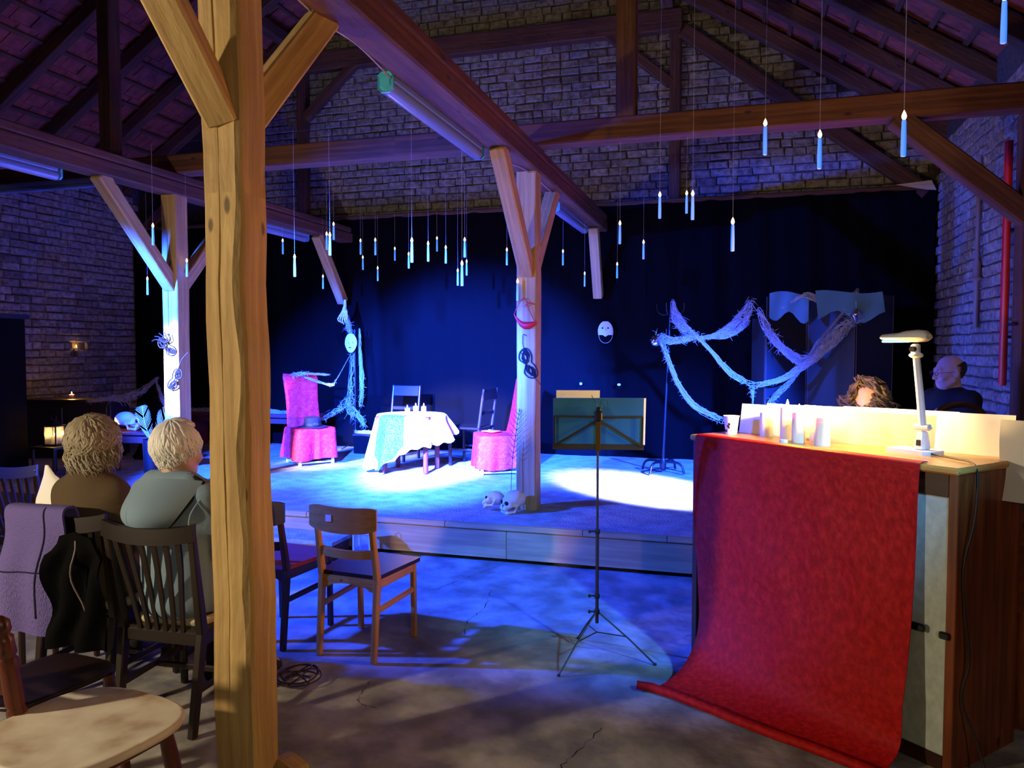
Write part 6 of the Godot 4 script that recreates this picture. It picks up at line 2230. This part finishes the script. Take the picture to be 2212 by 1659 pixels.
func make_people() -> void:
	make_head()
	# ---- person in the grey hooded coat, short white hair, seen from behind
	var hood := func(f: Field) -> void:
		f.cap(Vector3(-0.10, 1.12, 0.05), Vector3(0.10, 1.12, 0.05), 0.05, 0.05, 0.04)
	var r := person("person with short white hair in a grey hooded coat, seen from behind", Vector3(-2.40, 0, -2.86), 0, {"scale": 0.955, "top": M.coat_grey, "extra": hood, "yaw": -0.3, "pitch": 0.1, "skin": M.skin})
	var t: Node3D = r[0]
	var hx: Transform3D = r[1]
	var front := func(az): return 0.95 if absf(wrapf(az, -PI, PI)) < 0.9 else 1.95 + 0.12 * cos(az * 2.0)
	obj("hair", locks(640, hx, Vector3(0.094, 0.108, 0.114), front, func(az): return 0.0 if absf(wrapf(az, -PI, PI)) < 1.0 else 0.03, 0.09, 0.0065, 3), M.hair_white, t)
	obj("hair_undercoat", skullcap(hx, Vector3(0, 0.04, 0.03), Vector3(0.084, 0.088, 0.09)), M.hair_white, t)
	var b := Mb.new()
	# the hood lies folded on the back: a soft shield, wide at the neck and rounded below
	var g := []
	var rim := []
	for i in 22:
		var v := i / 21.0
		var row := []
		for j in 33:
			var u := j / 16.0 - 1.0
			var w := 0.185 * sqrt(maxf(1.0 - pow(v, 3.2), 0.0)) * (1.0 - 0.18 * v) + 0.004
			var y := 1.14 - 0.235 * v + 0.02 * u * (1.0 - v) - 0.03 * u * u * (1.0 - v)
			var z := 0.125 + 0.075 * smoothstep(0.0, 0.75, v) + 0.06 * sin(PI * clampf(v * 0.9 + 0.08, 0.0, 1.0)) * (1.0 - u * u * 0.7) - 0.075 * u * u * (1.0 - 0.5 * v)
			row.append(Vector3(-0.015 + u * w - 0.02 * v, y, z))
		g.append(row)
	b.sheet(g, 0.02)
	obj("hood", b, M.coat_grey, t)
	for i in range(3, 22):
		rim.append(g[i][32] + Vector3(0.002, -0.004, -0.004))
	for j in range(30, -1, -2):
		rim.append(g[21][j] + Vector3(0, -0.006, -0.004))
	for i in range(20, 8, -2):
		rim.append(g[i][0] + Vector3(-0.002, -0.004, -0.004))
	b = Mb.new()
	b.tube(rim, 0.0075, 6)
	obj("hood_edge", b, M.coat_lining, t)
	b = Mb.new()
	var seam := []
	for i in 21:
		seam.append(g[i][11] + Vector3(0, 0, 0.0105))
	b.tube(seam, 0.0028, 5)
	obj("hood_seam", b, M.coat_grey, t)
	b = Mb.new()
	b.tube(curve([Vector3(0.19, 1.06, 0.085), Vector3(0.165, 0.98, 0.135), Vector3(0.16, 0.85, 0.13), Vector3(0.165, 0.72, 0.12)], 16), 0.0035, 5)
	obj("back_seam", b, M.coat_grey, t)
	b = Mb.new()
	b.tube(curve([Vector3(0.1, 1.15, 0.06), Vector3(0.17, 1.11, 0.05), Vector3(0.22, 1.02, 0.02)], 10), 0.02, 8)
	obj("scarf", b, M.coat_lining, t)
	# ---- person in a brown shawl with wavy fair hair
	r = person("person with wavy shoulder-length fair hair in a brown woollen jacket, seen from behind", Vector3(-2.94, 0, -2.93), 4, {"scale": 0.95, "elbow": Vector3(0.205, 0.80, -0.08), "narrow": 0.03, "top": M.coat_brown, "top_name": "jacket", "yaw": 0.12, "pitch": 0.06})
	t = r[0]
	hx = r[1]
	obj("hair", locks(720, hx, Vector3(0.108, 0.115, 0.12), func(az): return 1.0 if absf(wrapf(az, -PI, PI)) < 0.8 else 1.9, func(az): return 0.02 if absf(wrapf(az, -PI, PI)) < 0.8 else 0.10, 0.26, 0.0068, 5), M.hair_blond, t)
	obj("hair_undercoat", skullcap(hx, Vector3(0, 0.03, 0.03), Vector3(0.094, 0.096, 0.098)), M.hair_blond, t)
	# ---- pianist bent over the keys
	r = person("pianist with grey curly hair bent down behind the propped sheet music", Vector3(0.80, 0.0, -4.86), 138.0, {"scale": 1.06, "lean": 0.22, "pitch": 0.85, "yaw": 0.35, "top": M.shirt_black, "top_name": "pullover", "skin": M.skin_pale, "wrist": Vector3(0.16, 0.70, -0.42), "elbow": Vector3(0.24, 0.78, -0.16)})
	t = r[0]
	hx = r[1]
	obj("hair", locks(260, hx, Vector3(0.094, 0.102, 0.116), func(az): return 0.35 if absf(wrapf(az, -PI, PI)) < 0.9 else 1.75, func(_az): return 0.012, 0.55, 0.008, 8, Vector3(0, 0.03, 0.012), Vector3(0, 0.55, 0.83)), M.hair_grey, t)
	var st := thing("piano_stool", "dark round piano stool under the pianist", "stool", Vector3(0.80, 0, -4.86))
	b = Mb.new()
	b.lathe([Vector2(0.16, 0.46), Vector2(0.175, 0.47), Vector2(0.175, 0.50), Vector2(0.15, 0.515), Vector2(0.002, 0.515)], 22)
	obj("seat", b, M.chair_dark, st)
	for k in 3:
		b = Mb.new()
		var a := TAU * k / 3
		b.tube([Vector3(cos(a) * 0.06, 0.46, sin(a) * 0.06), Vector3(cos(a) * 0.2, 0, sin(a) * 0.2)], 0.018, 8)
		obj("leg", b, M.chair_dark, st)
	# ---- bald person with glasses, in profile
	plain_chair(Vector3(1.40, DECK, -6.02), 126.0, "dark chair under the bald person at the edge of the stage", M.chair_dark, 0.45, 0.86)
	r = person("bald person with glasses in a black shirt, in profile by the red-pipe wall", Vector3(1.40, DECK, -6.02), 126.0, {"scale": 0.95, "yaw": -0.75 + 0.42, "pitch": 0.08, "top": M.shirt_black, "top_name": "shirt", "skin": M.skin_pale})
	t = r[0]
	hx = r[1]
	obj("hair", locks(240, hx, Vector3(0.0785, 0.092, 0.098), func(az): return 0.0 if absf(wrapf(az, -PI, PI)) < 1.3 else 1.45, func(_az): return 0.0, 0.03, 0.003, 9, Vector3(0, 0.028, 0.014), Vector3(0, 0.35, 0.94)), M.hair_dark, t)
	b = Mb.new()
	for s in [-1.0, 1.0]:
		var ring := []
		for q in 17:
			var a := TAU * q / 16
			ring.append(hx * Vector3(s * 0.033 + cos(a) * 0.022, 0.0 + sin(a) * 0.015, -0.112))
		b.tube(ring, 0.0018, 5)
		b.tube([hx * Vector3(s * 0.055, 0.003, -0.112), hx * Vector3(s * 0.078, 0.004, -0.09), hx * Vector3(s * 0.083, 0.004, 0.0)], 0.0016, 5)
	b.tube([hx * Vector3(-0.011, 0.003, -0.114), hx * Vector3(0.011, 0.003, -0.114)], 0.0018, 5)
	obj("glasses", b, M.ink, t)
	b = Mb.new()
	for s in [-1.0, 1.0]:
		b.tube([hx * Vector3(s * 0.018, 0.022, -0.097), hx * Vector3(s * 0.034, 0.026, -0.094), hx * Vector3(s * 0.05, 0.02, -0.082)], 0.0035, 5)
	obj("eyebrows", b, M.hair_dark, t)


func make_music_stand() -> void:
	var at := Vector3(-0.713, 0, -3.995)
	var t := thing("music_stand", "folding metal music stand on a tripod, seen from behind", "music stand", at, 12)
	var m: Material = M.stand_metal
	var b := Mb.new()
	b.tube([Vector3(0, 0.2, 0), Vector3(0, 0.7, 0)], 0.0095, 10)
	obj("lower_tube", b, m, t)
	b = Mb.new()
	b.tube([Vector3(0, 0.68, 0), Vector3(0, 1.16, 0)], 0.0065, 10)
	obj("upper_tube", b, m, t)
	for y in [0.26, 0.345, 0.69]:
		b = Mb.new()
		b.lathe([Vector2(0.013, y - 0.012), Vector2(0.0145, y), Vector2(0.013, y + 0.012)], 12)
		b.tube([Vector3(-0.013, y, 0), Vector3(-0.035, y, 0.0)], 0.0045, 6)
		b.ball(Vector3(-0.04, y, 0), Vector3(0.008, 0.011, 0.004), Basis.IDENTITY, 8, 6)
		obj("clamp", b, M.black_metal, t)
	var B := Basis(Vector3.UP, deg_to_rad(-12))
	for f in [Vector3(-0.146, 0, 0.265), Vector3(0.306, 0, -0.011), Vector3(-0.156, 0, -0.26)]:
		var d: Vector3 = B * f
		b = Mb.new()
		b.tube([Vector3(0, 0.265, 0), d * 0.55 + Vector3(0, 0.13, 0), d + Vector3(0, 0.006, 0)], 0.0045, 6)
		b.tube([Vector3(0, 0.15, 0), d * 0.5 + Vector3(0, 0.14, 0)], 0.003, 6)
		var lg := obj("leg", b, m, t)
		b = Mb.new()
		b.ball(d + Vector3(0, 0.007, 0), Vector3(0.009, 0.007, 0.009), Basis.IDENTITY, 8, 6)
		obj("rubber_foot", b, M.black_metal, lg)
	# the desk leans towards the camera; its wires fold from the middle
	var dk := Transform3D(Basis(Vector3.RIGHT, deg_to_rad(10)), Vector3(0, 1.14, 0.012))
	b = Mb.new()
	b.bar(dk * Vector3(-0.237, 0, 0), dk * Vector3(0.237, 0, 0), 0.03, 0.006, Vector3.BACK, 0.001)
	obj("book_ledge", b, m, t)
	for s in [-1.0, 1.0]:
		b = Mb.new()
		b.bar(dk * Vector3(0, 0.15, 0.008), dk * Vector3(s * 0.225, 0.01, 0.008), 0.012, 0.003, Vector3.BACK, 0.0005)
		b.bar(dk * Vector3(s * 0.01, 0.165, 0.008), dk * Vector3(s * 0.228, 0.168, 0.008), 0.01, 0.003, Vector3.BACK, 0.0005)
		b.bar(dk * Vector3(s * 0.228, 0.168, 0.008), dk * Vector3(s * 0.228, 0.0, 0.008), 0.01, 0.003, Vector3.BACK, 0.0005)
		obj("desk_wire", b, m, t)
	b = Mb.new()
	b.bar(dk * Vector3(0, -0.02, 0.012), dk * Vector3(0, 0.19, 0.012), 0.026, 0.006, Vector3.BACK, 0.001)
	obj("spine", b, M.brass, t)
	# things on the desk
	var G := t.transform
	var fo := thing("music_folder", "open turquoise music folder standing on the music stand", "folder", G * (dk * Vector3(0, 0.004, -0.006)), 12)
	fo.basis = G.basis * dk.basis
	slab("cover", Vector3(0.0, 0.13, 0), Vector3(0.468, 0.255, 0.004), M.folder_teal, fo, 0.001)
	slab("inner_pages", Vector3(0.012, 0.131, -0.006), Vector3(0.465, 0.252, 0.005), M.paper, fo, 0.001)
	var sp := thing("loose_page", "loose white page sticking up behind the turquoise folder", "sheet music", G * (dk * Vector3(-0.105, 0.01, -0.018)), 12)
	sp.basis = G.basis * dk.basis
	slab("leaf", Vector3(0, 0.145, 0), Vector3(0.225, 0.29, 0.002), M.paper, sp, 0.0005)
	var cl := thing("clip_light", "small black clip-on box with two thin wires at the top of the music stand", "clip", G * (dk * Vector3(0.0, 0.175, 0.028)), 12)
	cl.basis = G.basis * dk.basis
	slab("box", Vector3(0, 0, 0), Vector3(0.042, 0.056, 0.03), M.black_metal, cl, 0.008)
	slab("cap", Vector3(0, 0.036, -0.002), Vector3(0.026, 0.02, 0.022), M.black_metal, cl, 0.005)
	for s in [-1.0, 1.0]:
		b = Mb.new()
		b.tube(curve([Vector3(s * 0.006, 0.045, -0.004), Vector3(s * 0.014, 0.07, -0.008), Vector3(s * 0.03 - 0.006, 0.105 if s < 0 else 0.08, -0.02)], 8), 0.0017, 5)
		obj("wire", b, M.black_metal, cl)


func make_candles() -> void:
	var spots := [[-4.657, 2.509, -5.300, 3.33, 1.00], [-5.099, 2.346, -6.240, 3.33, 0.97], [-5.614, 2.188, -6.300, 3.33, 0.99], [-5.316, 2.801, -8.200, 3.12, 1.02], [-3.332, 2.215, -5.300, 3.33, 0.97], [-5.124, 2.424, -8.800, 3.33, 1.00], [-4.029, 2.657, -7.000, 3.33, 1.01], [-3.023, 2.369, -5.300, 3.33, 0.98], [-3.949, 2.756, -7.000, 3.33, 0.98], [-4.276, 2.759, -8.200, 3.33, 1.02], [-4.559, 2.649, -8.800, 3.33, 0.98], [-3.787, 2.667, -7.600, 3.33, 1.01], [-4.355, 2.505, -8.800, 3.33, 1.01], [-4.120, 2.750, -8.800, 3.33, 0.93], [-3.397, 2.512, -7.600, 3.33, 0.96], [-2.343, 2.294, -5.300, 3.33, 1.02], [-2.631, 2.419, -6.300, 3.33, 0.98], [-3.559, 2.844, -8.800, 3.33, 0.99], [-2.740, 2.481, -7.000, 3.33, 0.96], [-2.842, 2.317, -7.600, 3.33, 0.98], [-1.949, 2.111, -5.300, 3.33, 1.02], [-2.546, 2.532, -7.000, 3.33, 1.05], [-2.960, 2.481, -8.200, 3.33, 0.98], [-2.306, 2.512, -7.600, 3.33, 0.99], [-1.780, 2.053, -6.170, 3.13, 1.01], [-1.990, 2.627, -8.800, 3.33, 1.01], [-1.733, 2.375, -8.800, 3.12, 0.94], [-1.358, 2.461, -8.800, 3.33, 1.00], [-0.952, 2.507, -6.300, 3.33, 1.04], [-0.917, 2.528, -7.600, 3.33, 1.03], [-0.540, 2.542, -5.368, 5.94, 1.00], [-0.424, 2.727, -6.300, 3.33, 0.99], [-0.294, 2.448, -4.909, 5.78, 1.00], [-0.049, 2.183, -4.381, 5.62, 1.00], [0.106, 2.638, -4.170, 5.52, 1.00], [0.345, 2.500, -3.934, 5.36, 1.00], [0.615, 2.422, -3.441, 5.19, 1.00], [0.864, 2.715, -3.108, 5.02, 1.00]]
	var body := Mb.new()
	body.lathe([Vector2(0.0085, 0.0), Vector2(0.0105, 0.002), Vector2(0.0105, 0.06), Vector2(0.0085, 0.14), Vector2(0.006, 0.145)], 12)
	var bm := body.mesh()
	var fl := Mb.new()
	fl.lathe([Vector2(0.003, 0.143), Vector2(0.0085, 0.152), Vector2(0.0098, 0.160), Vector2(0.006, 0.172), Vector2(0.0008, 0.183)], 12)
	var fm := fl.mesh()
	for k in spots.size():
		var p := Vector3(spots[k][0], spots[k][1], spots[k][2])
		var top: float = spots[k][3]
		var t := thing("floating_candle", "white floating candle with a glowing tip hung on a thread above the stage", "candle", p, 0, "floating candles hung above the stage")
		var q: float = spots[k][4]
		obj("candle_body", bm, M.candle_blue_glow, t).scale = Vector3(q, q, q)
		obj("flame_tip", fm, M.led_flame, t).scale = Vector3(q, q, q)
		var th := Mb.new()
		th.tube([Vector3(0, 0.182 * q, 0), Vector3(0, top - p.y, 0)], 0.0008, 4)
		obj("thread", th, M.thread, t)
	# wires stretched between the timbers that carry the threads
	var wires := []
	for z in [[-5.3, "fine wire between the purlins in front of the tie beam"], [-7.0, "fine wire between the purlins just behind the tie beam"], [-7.6, "fine wire between the purlins midway from tie beam to curtain"], [-8.2, "fine wire between the purlins, second from the curtain"], [-8.8, "fine wire between the purlins closest to the curtain"]]:
		wires.append([Vector3(-5.3, 3.33, z[0]), Vector3(2.1, 3.33, z[0]) if z[0] in [-7.6, -8.8] else Vector3(-1.7, 3.33, z[0]), z[1]])
	wires.append([Vector3(-0.9, 4.2, -6.22), Vector3(1.1, 4.83, -2.5), "fine wire rising under the rafters on the piano side"])
	for w in wires:
		var b := Mb.new()
		b.tube([w[0], w[1]], 0.0007, 4)
		var o := obj("hanging_wire", b, M.wire)
		o.set_meta("label", w[2])
		o.set_meta("category", "wire")


func lantern(at: Vector3, turn: float, label: String, m: Material, s: float, power: float) -> void:
	var t := thing("lantern", label, "lantern", at, turn)
	t.scale = Vector3(s, s, s)
	slab("base", Vector3(0, 0.012, 0), Vector3(0.17, 0.024, 0.17), m, t)
	for x in [-1.0, 1.0]:
		for z in [-1.0, 1.0]:
			beam("corner_post", Vector3(x * 0.07, 0.02, z * 0.07), Vector3(x * 0.07, 0.22, z * 0.07), 0.014, 0.014, m, t, Vector3.BACK, 0.002)
	slab("top_plate", Vector3(0, 0.226, 0), Vector3(0.18, 0.014, 0.18), m, t)
	var b := Mb.new()
	b.lathe([Vector2(0.09, 0.232), Vector2(0.055, 0.262), Vector2(0.05, 0.285), Vector2(0.02, 0.295)], 4, Transform3D(Basis(Vector3.UP, PI / 4), Vector3.ZERO))
	obj("roof", b, m, t)
	b = Mb.new()
	b.tube(curve([Vector3(-0.025, 0.29, 0), Vector3(-0.03, 0.33, 0), Vector3(0, 0.345, 0), Vector3(0.03, 0.33, 0), Vector3(0.025, 0.29, 0)], 14), 0.003, 6)
	obj("handle", b, M.black_metal, t)
	for k in 4:
		var a := PI / 2 * k
		b = Mb.new()
		b.box(Basis(Vector3.UP, a) * Vector3(0, 0.122, 0.07), Vector3(0.124, 0.194, 0.002), 0.0005, Basis(Vector3.UP, a))
		obj("glass_pane", b, M.glass, t)
	b = Mb.new()
	b.lathe([Vector2(0.03, 0.024), Vector2(0.03, 0.11), Vector2(0.002, 0.108)], 16)
	obj("candle", b, M.wax if power > 0.0 else M.seat_pad, t)
	if power > 0.0:
		b = Mb.new()
		b.lathe([Vector2(0.001, 0.11), Vector2(0.007, 0.122), Vector2(0.004, 0.138), Vector2(0.0008, 0.148)], 10)
		obj("flame", b, M.flame, t)
		var l := OmniLight3D.new()
		l.name = "flame_light"
		t.add_child(l)
		l.position = Vector3(0, 0.128, 0)
		l.light_color = Color(1.0, 0.75, 0.4)
		l.light_energy = power
		l.light_size = 0.02
		l.omni_range = 20.0
		l.omni_attenuation = 2.0
		l.shadow_enabled = true


func make_small() -> void:
	lantern(Vector3(-2.83, 0, -5.45), 8, "pale blue-white lantern without flame before the stage step, beyond the yellow chair", M.white_metal, 0.95, 0.0)
	var ls := thing("side_table", "slim dark side table carrying the burning lantern by the dark side wall", "table", Vector3(-7.1, DECK, -6.55))
	slab("tabletop", Vector3(0, 0.30, 0), Vector3(0.34, 0.025, 0.34), M.chair_black, ls)
	for x in [-0.14, 0.14]:
		for z in [-0.14, 0.14]:
			beam("leg", Vector3(x, 0, z), Vector3(x, 0.29, z), 0.03, 0.03, M.chair_black, ls, Vector3.BACK)
	lantern(Vector3(-7.1, DECK + 0.3125, -6.55), 10, "burning lantern with an amber glow on the slim side table by the dark side wall", M.black_metal, 0.95, 0.12)
	# candle in a niche of the dark side wall
	pillar(Vector3(-8.84, 1.63, -8.55), 0.02, 0.05, "tiny burning candle in a hole of the dark brick side wall", true, 0.02)
	# cable coil by the thick post
	var c := thing("cable_coil", "loose coil of brown cable on the floor behind the thick hewn post", "cable", Vector3(-2.09, 0, -3.30))
	for k in 5:
		var b := Mb.new()
		var ring := []
		for i in 25:
			var a := TAU * i / 24
			ring.append(Vector3(cos(a) * (0.07 + 0.01 * k), maxf(0.006, 0.01 + 0.006 * k + (0.09 - 0.01 * k) * maxf(sin(a + k * 0.9), 0.0) * (0.9 if k < 3 else 0.3)), sin(a) * (0.07 + 0.01 * k)) + Vector3(0.015 * sin(k * 2.0), 0, 0.015 * cos(k * 3.0)))
		b.tube(ring, 0.004, 5)
		obj("loop", b, M.chair_brown, c)
	# white cotton bag held on the lap of the fair-haired person
	var w := thing("cotton_bag", "white cotton bag with a pointed corner beside the person in brown", "bag", Vector3(-3.40, 0, -3.14), 10)
	var rings := []
	for e in [[0.50, 0.10, 0.05], [0.56, 0.13, 0.075], [0.75, 0.12, 0.07], [0.88, 0.105, 0.05], [0.95, 0.07, 0.03], [1.0, 0.03, 0.015], [1.05, 0.008, 0.006]]:
		var ring := PackedVector3Array()
		for k in 24:
			var a := -TAU * k / 24
			var sx := -0.05 * smoothstep(0.9, 1.05, e[0])
			ring.append(Vector3(cos(a) * e[1] * (1.0 + 0.06 * sin(a * 5.0 + e[0] * 9.0)) + sx, e[0], sin(a) * e[2]))
		rings.append(ring)
	var b := Mb.new()
	b.loft(rings)
	obj("cotton", b, M.cream_cloth, w)
	var sw := thing("plain_stool", "low wooden stool holding the white cotton bag", "stool", Vector3(-3.40, 0, -3.14), 10)
	slab("seat", Vector3(0, 0.485, 0), Vector3(0.3, 0.03, 0.3), M.chair_brown, sw)
	for x in [-0.12, 0.12]:
		for z in [-0.12, 0.12]:
			beam("leg", Vector3(x, 0, z), Vector3(x, 0.475, z), 0.03, 0.03, M.chair_brown, sw, Vector3.BACK)
	# two reflections on the curtain, put in as small added glowing lamps
	for q in [[Vector3(-1.92, 1.22, -9.56), "small added glowing spot for a reflection on the curtain to the side of the white half mask"], [Vector3(-1.44, 1.215, -9.56), "slightly larger added glowing spot for a reflection on the curtain below the white half mask"]]:
		var l := thing("reflection_spot", q[1], "lamp", q[0])
		b = Mb.new()
		b.lathe([Vector2(0.012, -0.05), Vector2(0.02, -0.03), Vector2(0.022, 0.0), Vector2(0.02, 0.0)], 12, Transform3D(Basis(Vector3.RIGHT, PI / 2), Vector3(0, 0, 0.03)))
		obj("shade", b, M.black_metal, l)
		b = Mb.new()
		b.ball(Vector3(0, 0, 0.03), Vector3(0.017 if q[0].x < -1.6 else 0.022, 0.014, 0.01), Basis.IDENTITY, 12, 8)
		obj("bulb", b, M.lamp_tube, l)  # glow stands in for a reflection, no lamp is known here
